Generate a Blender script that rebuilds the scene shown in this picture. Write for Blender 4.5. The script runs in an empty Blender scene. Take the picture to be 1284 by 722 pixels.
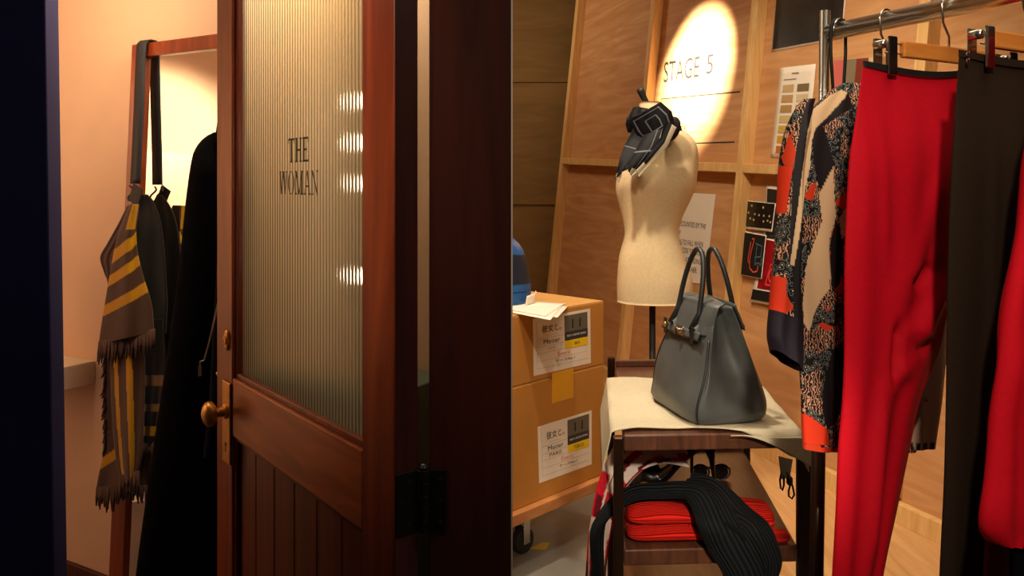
import bpy, bmesh, math, random
from mathutils import Vector, Matrix, noise
random.seed(7)
C = bpy.context.scene.collection
F, CX, HY, EYE = 1000.0, 642.0, 230.0, 1.5
PI = math.pi

# ---------------------------------------------------------------- helpers
def P(px, py, Y):
    return Vector(((px-CX)/F*Y, Y, EYE-(py-HY)/F*Y))
def ray(px, py):
    return Vector(((px-CX)/F, 1.0, -(py-HY)/F))
EYEV = Vector((0, 0, EYE))
def hit(px, py, o, n):
    d = ray(px, py)
    return EYEV + d*((Vector(o)-EYEV).dot(n)/d.dot(n))
def lerp(a, b, t): return a+(b-a)*t
def smooth(t):
    t = max(0.0, min(1.0, t)); return t*t*(3-2*t)
def interp(tab, x):
    if x <= tab[0][0]: return tab[0][1:]
    for a, b in zip(tab, tab[1:]):
        if x <= b[0]:
            t = (x-a[0])/(b[0]-a[0])
            return tuple(lerp(p, q, t) for p, q in zip(a[1:], b[1:]))
    return tab[-1][1:]
def sinterp(tab, x):                       # catmull-rom version of interp
    n = len(tab)
    if x <= tab[0][0]: return tab[0][1:]
    if x >= tab[-1][0]: return tab[-1][1:]
    for i in range(n-1):
        if x <= tab[i+1][0]:
            a, b = tab[i], tab[i+1]
            p, q = tab[max(i-1, 0)], tab[min(i+2, n-1)]
            h = b[0]-a[0]; t = (x-a[0])/h
            out = []
            for k in range(1, len(a)):
                ma = (b[k]-p[k])/max(b[0]-p[0], 1e-9)*h
                mb = (q[k]-a[k])/max(q[0]-a[0], 1e-9)*h
                t2, t3 = t*t, t*t*t
                out.append((2*t3-3*t2+1)*a[k]+(t3-2*t2+t)*ma+(-2*t3+3*t2)*b[k]+(t3-t2)*mb)
            return tuple(out)
def inpoly(x, y, poly):
    c = False; j = len(poly)-1
    for i in range(len(poly)):
        xi, yi = poly[i]; xj, yj = poly[j]
        if (yi > y) != (yj > y) and x < (xj-xi)*(y-yi)/(yj-yi)+xi: c = not c
        j = i
    return c
def lin(v):
    v /= 255.0
    return v/12.92 if v <= 0.04045 else ((v+0.055)/1.055)**2.4
def rgb(r, g, b): return (lin(r), lin(g), lin(b), 1.0)

def link_new(name, me, parent=None):
    o = bpy.data.objects.new(name, me); C.objects.link(o)
    if parent is not None:
        o.parent = parent
        o.matrix_parent_inverse = Matrix.Translation(-(ROOT[parent.name]))
    ROOT[o.name] = Vector((0, 0, 0))
    return o
ROOT = {}
def thing(name, label, cat, loc, group=None):
    o = bpy.data.objects.new(name, None); C.objects.link(o)
    o.empty_display_size = 0.05
    o.location = loc; ROOT[o.name] = Vector(loc)
    o['label'] = label; o['category'] = cat
    if group: o['group'] = group
    return o
def tag(o, label, cat, group=None):
    o['label'] = label; o['category'] = cat
    if group: o['group'] = group
    return o
def struct(o, label=None):
    o['kind'] = 'structure'
    if label: o['label'] = label
    return o
def mesh(name, verts, faces, mat, parent=None, smooth_=True, uvs=None, cols=None, mod=None, bevel=0, subd=0, solid=0, mats=None, fmat=None):
    me = bpy.data.meshes.new(name)
    me.from_pydata([tuple(v) for v in verts], [], faces)
    if smooth_:
        me.polygons.foreach_set('use_smooth', [True]*len(me.polygons))
    if uvs is not None:
        l = me.uv_layers.new(name='UVMap')
        for lp in me.loops: l.data[lp.index].uv = uvs[lp.vertex_index]
    if cols is not None:
        ca = me.color_attributes.new('Col', 'FLOAT_COLOR', 'POINT')
        for i, c in enumerate(cols): ca.data[i].color = c
    for m in (mats or [mat]): me.materials.append(m)
    if fmat: me.polygons.foreach_set('material_index', fmat)
    me.update()
    o = link_new(name, me, parent)
    if solid:
        s = o.modifiers.new('solid', 'SOLIDIFY'); s.thickness = solid; s.offset = -1
    if bevel:
        b = o.modifiers.new('bevel', 'BEVEL'); b.width = bevel; b.segments = 2; b.limit_method = 'ANGLE'; b.angle_limit = 0.6
        b.harden_normals = False
    if subd:
        s = o.modifiers.new('sub', 'SUBSURF'); s.levels = subd; s.render_levels = subd
    return o

class MB:
    """collects shapes into one mesh"""
    def __init__(s): s.v = []; s.f = []
    def add(s, v, f):
        b = len(s.v); s.v += [Vector(x) for x in v]; s.f += [tuple(b+i for i in q) for q in f]; return s
    def hexa(s, p):        # 8 corners: bottom 0-3 ccw, top 4-7
        return s.add(p, [(0,3,2,1),(4,5,6,7),(0,1,5,4),(1,2,6,5),(2,3,7,6),(3,0,4,7)])
    def box(s, o, ux, uy, uz, a, b, c):   # a,b,c are (lo,hi) along the axes
        o, ux, uy, uz = map(Vector, (o, ux, uy, uz))
        pts = []
        for z in c:
            for (i, j) in ((0,0),(1,0),(1,1),(0,1)):
                pts.append(o+ux*a[i]+uy*b[j]+uz*z)
        return s.hexa(pts)
    def abox(s, x, y, z): return s.box((0,0,0),(1,0,0),(0,1,0),(0,0,1),x,y,z)
    def tube(s, pts, r, n=10, cap=True, flat=1.0, up=None):
        pts = [Vector(p) for p in pts]; rings = []
        prev = None
        for i, p in enumerate(pts):
            t = (pts[min(i+1, len(pts)-1)]-pts[max(i-1, 0)]).normalized()
            if prev is None:
                a = Vector(up) if up is not None else (Vector((0,0,1)) if abs(t.z) < 0.9 else Vector((1,0,0)))
            else: a = prev
            x = (a - t*a.dot(t)).normalized(); y = t.cross(x); prev = x
            rr = r[i] if isinstance(r, (list, tuple)) else r
            rings.append([p+x*math.cos(2*PI*k/n)*rr+y*math.sin(2*PI*k/n)*rr*flat for k in range(n)])
        return s.loft(rings, cap)
    def loft(s, rings, cap=True, closed=True):
        n = len(rings[0]); v = [q for R in rings for q in R]; f = []
        m = n if closed else n-1
        for i in range(len(rings)-1):
            for k in range(m):
                f.append((i*n+k, i*n+(k+1) % n, (i+1)*n+(k+1) % n, (i+1)*n+k))
        if cap and closed:
            f.append(tuple(range(n-1, -1, -1))); f.append(tuple((len(rings)-1)*n+k for k in range(n)))
        return s.add(v, f)
    def lathe(s, o, axis, prof, n=24, xax=None):    # prof: (dist along axis, radius)
        o = Vector(o); t = Vector(axis).normalized()
        a = Vector(xax) if xax else (Vector((0,0,1)) if abs(t.z) < 0.9 else Vector((1,0,0)))
        x = (a-t*a.dot(t)).normalized(); y = t.cross(x)
        return s.loft([[o+t*d+x*math.cos(2*PI*k/n)*r+y*math.sin(2*PI*k/n)*r for k in range(n)] for d, r in prof])
    def quad(s, a, b, c, d): return s.add([a,b,c,d], [(0,1,2,3)])
    def build(s, name, mat, parent=None, **k):
        k.setdefault('smooth_', False)
        return mesh(name, s.v, s.f, mat, parent, **k)

def grid(name, fn, nu, nv, mat, parent=None, col=None, closed=False, **k):
    """fn(u,v) -> Vector, u,v in 0..1 ; col(u,v) -> rgba"""
    v, uv, cs = [], [], []
    nuu = nu if closed else nu+1
    for j in range(nv+1):
        for i in range(nuu):
            a, b = i/nu, j/nv
            v.append(fn(a, b)); uv.append((a, b))
            if col: cs.append(col(a, b))
    f = []
    for j in range(nv):
        for i in range(nu):
            i2 = (i+1) % nuu if closed else i+1
            f.append((j*nuu+i, j*nuu+i2, (j+1)*nuu+i2, (j+1)*nuu+i))
    return mesh(name, v, f, mat, parent, uvs=uv, cols=cs if col else None, **k)

# ---------------------------------------------------------------- materials
def newmat(name):
    m = bpy.data.materials.new(name); m.use_nodes = True
    nt = m.node_tree; b = nt.nodes['Principled BSDF']
    return m, nt, b
def N(nt, t, **k):
    n = nt.nodes.new(t)
    for a, v in k.items(): setattr(n, a, v)
    return n
def ramp(nt, fac, stops):
    r = N(nt, 'ShaderNodeValToRGB')
    el = r.color_ramp.elements
    while len(el) < len(stops): el.new(0.5)
    for e, (p, c) in zip(el, stops): e.position = p; e.color = c
    nt.links.new(fac, r.inputs[0]); return r.outputs[0]
def coords(nt, kind='Object', scale=(1,1,1), rot=(0,0,0)):
    tc = N(nt, 'ShaderNodeTexCoord'); mp = N(nt, 'ShaderNodeMapping')
    mp.inputs['Scale'].default_value = scale; mp.inputs['Rotation'].default_value = rot
    nt.links.new(tc.outputs[kind], mp.inputs[0]); return mp.outputs[0]
def bumped(nt, b, h, strength=0.3, dist=0.002):
    bp = N(nt, 'ShaderNodeBump'); bp.inputs['Strength'].default_value = strength; bp.inputs['Distance'].default_value = dist
    nt.links.new(h, bp.inputs['Height']); nt.links.new(bp.outputs[0], b.inputs['Normal'])
def plain(name, col, rough=0.6, metal=0.0, spec=0.5, var=0.12, nscale=12, bump=0.0, bscale=200, sheen=0, coat=0):
    m, nt, b = newmat(name)
    n = N(nt, 'ShaderNodeTexNoise'); n.inputs['Scale'].default_value = nscale; n.inputs['Detail'].default_value = 3
    nt.links.new(coords(nt), n.inputs[0])
    lo = tuple(c*(1-var) for c in col[:3])+(1,); hi = tuple(min(1, c*(1+var)) for c in col[:3])+(1,)
    nt.links.new(ramp(nt, n.outputs[0], [(0.3, lo), (0.7, hi)]), b.inputs['Base Color'])
    b.inputs['Roughness'].default_value = rough; b.inputs['Metallic'].default_value = metal
    b.inputs['Specular IOR Level'].default_value = spec
    if sheen: b.inputs['Sheen Weight'].default_value = sheen
    if coat: b.inputs['Coat Weight'].default_value = coat; b.inputs['Coat Roughness'].default_value = 0.15
    if bump:
        n2 = N(nt, 'ShaderNodeTexNoise'); n2.inputs['Scale'].default_value = bscale; n2.inputs['Detail'].default_value = 2
        nt.links.new(coords(nt), n2.inputs[0]); bumped(nt, b, n2.outputs[0], bump)
    return m
def wood(name, c1, c2, scale=(1.5,1.5,14), rot=(0,0,0), rough=0.4, coat=0.0, spec=0.5, dist=1.6, bump=0.12, c3=None):
    m, nt, b = newmat(name)
    v = coords(nt, 'Object', scale, rot)
    n = N(nt, 'ShaderNodeTexNoise'); n.inputs['Scale'].default_value = 2.2; n.inputs['Detail'].default_value = 6; n.inputs['Distortion'].default_value = dist
    nt.links.new(v, n.inputs[0])
    cr = ramp(nt, n.outputs[0], [(0.28, c1), (0.52, c3 or tuple((p+q)/2 for p, q in zip(c1, c2))), (0.72, c2)])
    nt.links.new(cr, b.inputs['Base Color'])
    b.inputs['Roughness'].default_value = rough; b.inputs['Coat Weight'].default_value = coat
    b.inputs['Coat Roughness'].default_value = 0.2; b.inputs['Specular IOR Level'].default_value = spec
    if bump: bumped(nt, b, n.outputs[0], bump, 0.003)
    return m
def painted(name, rough=0.7, sheen=0.0, bump=0.0, ribs=None, weave=0, spec=0.3):
    """cloth whose dye comes from the mesh's own colour attribute"""
    m, nt, b = newmat(name)
    a = N(nt, 'ShaderNodeVertexColor', layer_name='Col')
    n = N(nt, 'ShaderNodeTexNoise'); n.inputs['Scale'].default_value = 250
    nt.links.new(coords(nt), n.inputs[0])
    mx = N(nt, 'ShaderNodeMix', data_type='RGBA', blend_type='MULTIPLY'); mx.inputs[0].default_value = 0.5
    nt.links.new(a.outputs[0], mx.inputs[6])
    nt.links.new(ramp(nt, n.outputs[0], [(0.2, (.6,.6,.6,1)), (0.7, (1,1,1,1))]), mx.inputs[7])
    nt.links.new(mx.outputs[2], b.inputs['Base Color'])
    b.inputs['Roughness'].default_value = rough; b.inputs['Sheen Weight'].default_value = sheen
    b.inputs['Specular IOR Level'].default_value = spec
    if bump: bumped(nt, b, n.outputs[0], bump, 0.001)
    return m
def knit(name, c1, c2, n_ribs, rough=0.85, axis=0, strength=0.8):
    m, nt, b = newmat(name)
    tc = N(nt, 'ShaderNodeTexCoord'); sp = N(nt, 'ShaderNodeSeparateXYZ')
    nt.links.new(tc.outputs['UV'], sp.inputs[0])
    mu = N(nt, 'ShaderNodeMath', operation='MULTIPLY'); mu.inputs[1].default_value = n_ribs*2*PI
    nt.links.new(sp.outputs[axis], mu.inputs[0])
    si = N(nt, 'ShaderNodeMath', operation='SINE'); nt.links.new(mu.outputs[0], si.inputs[0])
    mr = N(nt, 'ShaderNodeMapRange'); mr.inputs[1].default_value = -1; mr.inputs[2].default_value = 1
    nt.links.new(si.outputs[0], mr.inputs[0])
    nt.links.new(ramp(nt, mr.outputs[0], [(0.1, c1), (0.7, c2)]), b.inputs['Base Color'])
    b.inputs['Roughness'].default_value = rough; b.inputs['Specular IOR Level'].default_value = 0.2
    bumped(nt, b, mr.outputs[0], strength, 0.004)
    return m

M = {}
DOOR_ANG = math.atan2(-0.786, 0.617)
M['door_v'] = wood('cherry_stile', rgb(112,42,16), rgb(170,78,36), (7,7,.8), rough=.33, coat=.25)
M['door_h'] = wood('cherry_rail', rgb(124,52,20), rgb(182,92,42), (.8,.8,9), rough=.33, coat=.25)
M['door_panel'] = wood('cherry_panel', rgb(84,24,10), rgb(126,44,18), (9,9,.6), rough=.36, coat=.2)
M['dark_wood'] = wood('dark_jamb', rgb(58,20,16), rgb(84,32,24), (9,9,.9), rough=.5)
M['mirror_wood'] = wood('mirror_frame_wood', rgb(120,46,18), rgb(168,74,34), (8,8,1.2), rough=.35, coat=.2)
M['ply'] = wood('plywood', rgb(190,136,88), rgb(214,166,118), (.5,.5,4.0), rough=.6, dist=2.2, bump=.05, spec=.3)
M['pine'] = wood('pine_batten', rgb(214,168,104), rgb(236,198,138), (9,9,.8), rough=.6, bump=.05, spec=.3)
M['ply_floor'] = wood('plywood_floor', rgb(196,146,92), rgb(222,176,122), (6,.8,1), rot=(0,0,.35), rough=.55, bump=.05)
M['olive'] = wood('far_board', rgb(150,116,66), rgb(172,136,82), (.6,.6,3), rough=.75, bump=.04)
M['walnut'] = wood('walnut_veneer', rgb(66,36,24), rgb(104,62,42), (12,1.2,2), rough=.38, coat=.15)
M['hanger_wood'] = wood('hanger_beech', rgb(204,122,48), rgb(226,146,68), (2,2,20), rough=.4, coat=.2)
M['dolly'] = wood('dolly_board', rgb(176,112,60), rgb(206,144,86), (2,2,8), rough=.6)
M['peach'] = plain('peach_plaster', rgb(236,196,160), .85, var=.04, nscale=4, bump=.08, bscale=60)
M['shade_wall'] = plain('shaded_plaster', rgb(140,112,86), .85, var=.04, nscale=4)  # peach plaster in a darker copy, shade put into the colour
M['navy_wall'] = plain('navy_paint', rgb(44,50,118), .75, var=.15, nscale=3, bump=.1, bscale=90)
M['ceil'] = plain('ceiling_paint', rgb(214,196,172), .9, var=.03)
M['white'] = plain('white_edge', rgb(244,238,232), .5, var=.02)
M['dark_floor'] = wood('dark_floorboards', rgb(40,22,14), rgb(66,38,26), (1,9,1), rough=.45)
M['concrete'] = plain('grey_floor', rgb(132,128,120), .6, var=.14, nscale=6, bump=.1, bscale=40)
M['brass'] = plain('aged_brass', rgb(214,158,76), .34, .75, var=.15, nscale=30)
M['iron'] = plain('dark_iron', rgb(26,25,30), .5, .5, var=.2, nscale=40)
M['chrome'] = plain('chrome', rgb(232,230,224), .24, 1.0, var=.02)
M['steel'] = plain('brushed_steel', rgb(200,196,188), .22, 1.0, var=.05)
M['bronze'] = plain('bronze_tube', rgb(72,50,38), .3, .85, var=.1)
M['black'] = plain('matt_black', rgb(14,13,15), .6, var=.2)
M['black_gloss'] = plain('black_leather', rgb(18,15,15), .25, var=.2, coat=.3)
M['coat'] = plain('black_wool', rgb(7,7,13), .95, var=.3, nscale=60, bump=.2, bscale=500, spec=.1)
M['navy_cloth'] = plain('midnight_cloth', rgb(13,15,28), .9, var=.25, nscale=40, spec=.15)
M['leather'] = plain('slate_leather', rgb(78,81,81), .40, var=.1, nscale=20, bump=.22, bscale=420, spec=.5)
M['leather_d'] = plain('slate_leather_edge', rgb(34,37,40), .4, var=.1, bump=.1, bscale=300)
M['strap'] = plain('strap_leather', rgb(34,36,42), .62, var=.1, bump=.1, bscale=300)
M['linen'] = plain('mannequin_linen', rgb(222,198,158), .85, var=.05, nscale=90, bump=.25, bscale=600, spec=.15)
M['cloth'] = plain('cream_cloth', rgb(194,182,156), .85, var=.05, nscale=80, bump=.15, bscale=500, spec=.2)
M['card'] = plain('cardboard', rgb(188,128,58), .8, var=.06, nscale=5, bump=.05, bscale=90, spec=.2)
M['card_top'] = plain('cardboard_top', rgb(206,156,92), .8, var=.05, nscale=5, spec=.2)
M['tape'] = plain('packing_tape', rgb(226,164,30), .35, var=.05)
M['paper'] = plain('white_paper', rgb(240,232,220), .7, var=.02, spec=.2)
M['label'] = plain('label_paper', rgb(236,222,206), .6, var=.02, spec=.3)
M['ink'] = plain('black_ink', rgb(24,22,22), .7, var=.05)
M['grey_ink'] = plain('grey_panel', rgb(92,88,76), .6, var=.03)
M['slate_ink'] = plain('slate_panel', rgb(40,44,50), .6, var=.03)
M['yellow_ink'] = plain('yellow_panel', rgb(236,196,16), .6, var=.03)
M['red_ink'] = plain('red_ink', rgb(220,110,110), .6, var=.03)
M['hair_ink'] = plain('faint_ink', rgb(150,136,124), .7, var=.03)
M['white_ink'] = plain('white_ink', rgb(235,235,235), .6, var=.02)
M['red_cloth'] = plain('red_crepe', rgb(200,6,32), .75, var=.05, nscale=120, bump=.12, bscale=700, spec=.18)
M['red_knit_top'] = plain('red_jersey', rgb(200,8,30), .8, var=.05, nscale=120, spec=.15)
M['dark_red'] = plain('maroon_cloth', rgb(92,14,14), .85, var=.1, spec=.15)
M['brown_cloth'] = plain('dark_brown_crepe', rgb(40,27,18), .85, var=.08, nscale=150, bump=.1, bscale=700, spec=.15)
M['red_rib'] = knit('red_rib_knit', rgb(170,14,8), rgb(236,36,22), 44, axis=0)
M['black_rib'] = knit('black_rib_knit', rgb(8,9,12), rgb(26,30,36), 34, axis=0, strength=1.0)
M['blue_stripe'] = painted('blue_nylon', .5)
M['painted'] = painted('dyed_wool', .9, .2, .3, spec=.1)
M['silk'] = painted('printed_silk', .6, 0, 0, spec=.2)
M['print'] = painted('printed_card', .35)
M['zip'] = plain('zip_metal', rgb(226,214,190), .35, .5, var=.05)
M['rubber'] = plain('caster_rubber', rgb(30,28,27), .7)
M['green_cab'] = plain('green_cabinet', rgb(50,58,44), .6, var=.1)
M['yellow_tape'] = plain('floor_tape', rgb(204,176,50), .6)
M['brown_leather'] = plain('tan_leather', rgb(126,64,30), .35, var=.2, coat=.3)

m, nt, b = newmat('mirror_silver')
n = N(nt, 'ShaderNodeTexNoise'); n.inputs['Scale'].default_value = 2
nt.links.new(ramp(nt, n.outputs[0], [(0, (.93,.93,.9,1)), (1, (.95,.95,.92,1))]), b.inputs['Base Color'])
b.inputs['Metallic'].default_value = 1; b.inputs['Roughness'].default_value = 0.01; M['mirror'] = m

# reeded glass: mostly diffusing, a little clear
m, nt, b = newmat('reeded_glass')
out = nt.nodes['Material Output']; nt.nodes.remove(b)
uvn = N(nt, 'ShaderNodeTexCoord'); sp = N(nt, 'ShaderNodeSeparateXYZ'); nt.links.new(uvn.outputs['UV'], sp.inputs[0])
mu = N(nt, 'ShaderNodeMath', operation='MULTIPLY'); mu.inputs[1].default_value = 48*2*PI; nt.links.new(sp.outputs[0], mu.inputs[0])
si = N(nt, 'ShaderNodeMath', operation='SINE'); nt.links.new(mu.outputs[0], si.inputs[0])
mr = N(nt, 'ShaderNodeMapRange'); mr.inputs[1].default_value = -1; mr.inputs[2].default_value = 1; nt.links.new(si.outputs[0], mr.inputs[0])
tint = ramp(nt, mr.outputs[0], [(0.0, rgb(140,136,114)), (0.35, rgb(222,218,196)), (1.0, rgb(246,246,236))])
tr = N(nt, 'ShaderNodeBsdfTranslucent'); nt.links.new(tint, tr.inputs[0])
rf = N(nt, 'ShaderNodeBsdfRefraction'); rf.inputs['Roughness'].default_value = 0.30; rf.inputs['IOR'].default_value = 1.25; nt.links.new(tint, rf.inputs[0])
gl = N(nt, 'ShaderNodeBsdfGlossy'); gl.inputs['Roughness'].default_value = 0.15; gl.inputs[0].default_value = (1,1,.95,1)
m1 = N(nt, 'ShaderNodeMixShader'); m1.inputs[0].default_value = .72; nt.links.new(tr.outputs[0], m1.inputs[1]); nt.links.new(rf.outputs[0], m1.inputs[2])
m2 = N(nt, 'ShaderNodeMixShader'); m2.inputs[0].default_value = .02; nt.links.new(m1.outputs[0], m2.inputs[1]); nt.links.new(gl.outputs[0], m2.inputs[2])
nt.links.new(m2.outputs[0], out.inputs[0]); M['reeded'] = m

# jacket print: alpha 1 = plain dye from the mesh, alpha 0 = busy floral print
m, nt, b = newmat('jacket_print')
a = N(nt, 'ShaderNodeVertexColor', layer_name='Col')
v = coords(nt)
vo = N(nt, 'ShaderNodeTexVoronoi'); vo.inputs['Scale'].default_value = 120; nt.links.new(v, vo.inputs[0])
v2 = N(nt, 'ShaderNodeTexVoronoi'); v2.inputs['Scale'].default_value = 34; nt.links.new(v, v2.inputs[0])
wv = N(nt, 'ShaderNodeTexWave'); wv.inputs['Scale'].default_value = 60; wv.inputs['Distortion'].default_value = 9; wv.inputs['Detail Scale'].default_value = 2.5
nt.links.new(v, wv.inputs[0])
K, G, O, B_ = rgb(20,17,22), rgb(106,116,116), rgb(214,62,30), rgb(220,186,150)
c1 = ramp(nt, vo.outputs['Distance'], [(0.0, B_), (0.16, B_), (0.2, K), (0.40, K), (0.43, G), (0.53, G), (0.57, K)])
c2 = ramp(nt, wv.outputs[0], [(0.0, K), (0.66, K), (0.72, rgb(196,140,112)), (1.0, rgb(220,170,140))])
sep = N(nt, 'ShaderNodeSeparateColor'); nt.links.new(v2.outputs['Color'], sep.inputs[0])
st = N(nt, 'ShaderNodeMath', operation='GREATER_THAN'); st.inputs[1].default_value = .55; nt.links.new(sep.outputs[0], st.inputs[0])
so = N(nt, 'ShaderNodeMath', operation='GREATER_THAN'); so.inputs[1].default_value = .89; nt.links.new(sep.outputs[1], so.inputs[0])
def mixc(f, x, y):
    mm = N(nt, 'ShaderNodeMix', data_type='RGBA'); nt.links.new(f, mm.inputs[0])
    for s, q in ((6, x), (7, y)):
        if isinstance(q, tuple): mm.inputs[s].default_value = q
        else: nt.links.new(q, mm.inputs[s])
    return mm.outputs[2]
pat = mixc(so.outputs[0], mixc(st.outputs[0], c1, c2), O)
rnd = N(nt, 'ShaderNodeMath', operation='GREATER_THAN'); rnd.inputs[1].default_value = .5; nt.links.new(a.outputs['Alpha'], rnd.inputs[0])
nt.links.new(mixc(rnd.outputs[0], pat, a.outputs[0]), b.inputs['Base Color'])
b.inputs['Roughness'].default_value = .65; b.inputs['Specular IOR Level'].default_value = .3
M['jacket'] = m

# ---------------------------------------------------------------- lettering
_tc = {}
def text_geo(s):
    if s in _tc: return _tc[s]
    cu = bpy.data.curves.new('lettering', 'FONT'); cu.body = s; cu.size = 1; cu.resolution_u = 3
    ob = bpy.data.objects.new('lettering', cu); C.objects.link(ob)
    dg = bpy.context.evaluated_depsgraph_get(); dg.update()
    me = ob.evaluated_get(dg).to_mesh()
    vs = [v.co.copy() for v in me.vertices]; fs = [tuple(p.vertices) for p in me.polygons]
    ob.evaluated_get(dg).to_mesh_clear()
    bpy.data.objects.remove(ob); bpy.data.curves.remove(cu)
    if vs:
        x0 = min(v.x for v in vs); x1 = max(v.x for v in vs); y0 = min(v.y for v in vs); y1 = max(v.y for v in vs)
    else: x0 = y0 = 0; x1 = y1 = 1
    _tc[s] = ([((v.x-x0)/(x1-x0), (v.y-y0)/(y1-y0)) for v in vs], fs)
    return _tc[s]
def quadmap(p00, p10, p11, p01, off=0.0):
    p00, p10, p11, p01 = map(Vector, (p00, p10, p11, p01))
    n = (p10-p00).cross(p01-p00).normalized()
    def f(a, b, w=0.0):
        return p00*(1-a)*(1-b)+p10*a*(1-b)+p11*a*b+p01*(1-a)*b+n*(off+w)
    return f
def put_text(mb, s, fmap, a0, a1, b0, b1, w):
    vs, fs = text_geo(s)
    mb.add([fmap(lerp(a0, a1, x), lerp(b0, b1, y), w) for x, y in vs], fs)
def put_rect(mb, fmap, a0, a1, b0, b1, w):
    mb.quad(fmap(a0,b0,w), fmap(a1,b0,w), fmap(a1,b1,w), fmap(a0,b1,w))

# ================================================================= CAMERA
cam = bpy.data.cameras.new('camera'); co = bpy.data.objects.new('camera', cam); C.objects.link(co)
co.location = EYEV; co.rotation_euler = (PI/2, 0, 0)
cam.sensor_width = 36; cam.lens = 36*F/1284.0
cam.shift_y = -(361-HY)/1284.0
cam.clip_start = 0.05
bpy.context.scene.camera = co

# ================================================================= LEFT ROOM
UP = Vector((0,0,1))
BW0 = Vector((-1.66, 2.9, 0)); BU = Vector((.875,-.485,0)).normalized(); BN = Vector((-.485,-.875,0)).normalized()
def bw(t, w, z): return BW0+BU*t+BN*w+UP*z
o = MB().box(BW0, BU, BN, UP, (-1.35, 1.8), (-.08, 0), (0, 2.46)).build('wall_back', M['peach']); struct(o)
o = MB().box(BW0, BU, BN, UP, (-1.35, 1.78), (0.0005, .016), (.0, .15)).build('baseboard_back', M['dark_wood'], bevel=.003); struct(o)
o = MB().abox((-2.95,-2.85), (1.62, 3.6), (0, 2.46)).build('wall_left', M['peach']); struct(o)
# navy wall with the doorway edge
pa, pb = P(57, 0, 1.6), P(68, 720, 1.6)
def edge_x(z): return lerp(pb.x, pa.x, (z-pb.z)/(pa.z-pb.z))
mb = MB(); pts = []
for z in (0.0, 2.6):
    pts += [Vector((-3.0,1.6,z)), Vector((edge_x(z),1.6,z)), Vector((edge_x(z)-.03,1.70,z)), Vector((-3.0,1.70,z))]
mb.hexa(pts); o = mb.build('wall_front', M['navy_wall'], bevel=.004); struct(o)
# dark casing post between the two rooms
o = MB().abox((-.1300, -.0016), (1.25, 1.40), (0, 2.6)).build('trim_1', M['dark_wood'], bevel=.0015); struct(o, 'dark wooden door casing')
o = MB().abox((-.0014, .0010), (1.25, 1.40), (0, 2.6)).build('trim_2', M['white']); struct(o, 'thin white edge of the casing')
e = bw(1.8, 0, 0)
mb = MB()
for z0, z1 in ((0, 2.46),):
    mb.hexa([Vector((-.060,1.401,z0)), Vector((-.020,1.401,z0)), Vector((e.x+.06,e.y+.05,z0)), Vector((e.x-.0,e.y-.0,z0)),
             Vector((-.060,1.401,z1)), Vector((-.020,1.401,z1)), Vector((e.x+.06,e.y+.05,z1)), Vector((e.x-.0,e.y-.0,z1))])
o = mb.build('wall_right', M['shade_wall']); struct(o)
fl = MB()
fl.add([(-3.0,-.6,0), (0,-.6,0), (0,1.3,0), (-.03,1.9,0), e+Vector((.03,.02,0)), bw(-1.4,-.04,0), (-3.0,3.7,0)], [(0,1,2,3,4,5,6)])
struct(fl.build('floor', M['dark_floor']))
cl = MB()
cl.add([(-3.0,1.62,2.46), (-.13,1.25,2.46), (-.03,1.9,2.46), (e.x,e.y,2.46), tuple(bw(-1.4,0,2.46)), (-3.0,3.7,2.46)], [(0,5,4,3,2,1)])
struct(cl.build('ceiling', M['ceil']))

# wall ledge
sh = MB().box(bw(0,0,0), BU, BN, UP, (-.9, .235), (.001, .15), (.800,.882)).build('wall_shelf', M['ceil'], bevel=.004)
tag(sh, 'pale painted wall ledge in the shade beside the blue doorway edge', 'shelf')

# ------------------------------------------------ door
A0 = Vector((-.698, 1.8855, 0)); DD = Vector((.617,-.786,0)).normalized(); DN = Vector((-.786,-.617,0)).normalized()
def D(s, w, z): return A0+DD*s+DN*w+UP*z
def door_s(px):       # door-plane width coordinate behind an image column
    p = (px-CX)/F
    return (p*A0.y-A0.x)/(DD.x-p*DD.y)
def dbox(mb, s, w, z): return mb.box(A0, DD, DN, UP, s, w, z)
W_ = .838
door = bpy.data.objects.new('door_1', None); C.objects.link(door); door.location = A0; ROOT['door_1'] = A0.copy()
door['kind'] = 'structure'; door['label'] = 'open cherry wood door with reeded glass and brass knob'
Z0, Z1, ZG0, ZG1, ZP1, ZP0 = .02, 2.10, 1.060, 1.985, .929, .23
dbox(MB(), (0,.105), (-.041,0), (Z0,Z1)).build('stile', M['door_v'], door, bevel=.003)
dbox(MB(), (.731,W_), (-.041,0), (Z0,Z1)).build('stile', M['door_v'], door, bevel=.003)
dbox(MB(), (.1055,.7305), (-.041,-.0005), (ZP1,ZG0)).build('rail', M['door_h'], door, bevel=.003)
dbox(MB(), (.1055,.7305), (-.041,-.0005), (ZG1,Z1)).build('rail', M['door_h'], door, bevel=.003)
dbox(MB(), (.1055,.7305), (-.041,-.0005), (Z0,ZP0)).build('rail', M['door_h'], door, bevel=.003)
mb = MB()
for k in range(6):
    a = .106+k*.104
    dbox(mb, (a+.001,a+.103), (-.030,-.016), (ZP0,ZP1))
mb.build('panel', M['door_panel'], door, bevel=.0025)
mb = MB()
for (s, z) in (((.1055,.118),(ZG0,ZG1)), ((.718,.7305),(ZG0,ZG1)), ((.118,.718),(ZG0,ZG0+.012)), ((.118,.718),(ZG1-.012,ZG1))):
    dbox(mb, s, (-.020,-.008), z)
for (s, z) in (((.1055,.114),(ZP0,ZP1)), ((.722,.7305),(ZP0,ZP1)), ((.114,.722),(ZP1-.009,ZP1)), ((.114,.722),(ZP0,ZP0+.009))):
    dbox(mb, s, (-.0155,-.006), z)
mb.build('moulding', M['door_panel'], door, bevel=.002)
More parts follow.
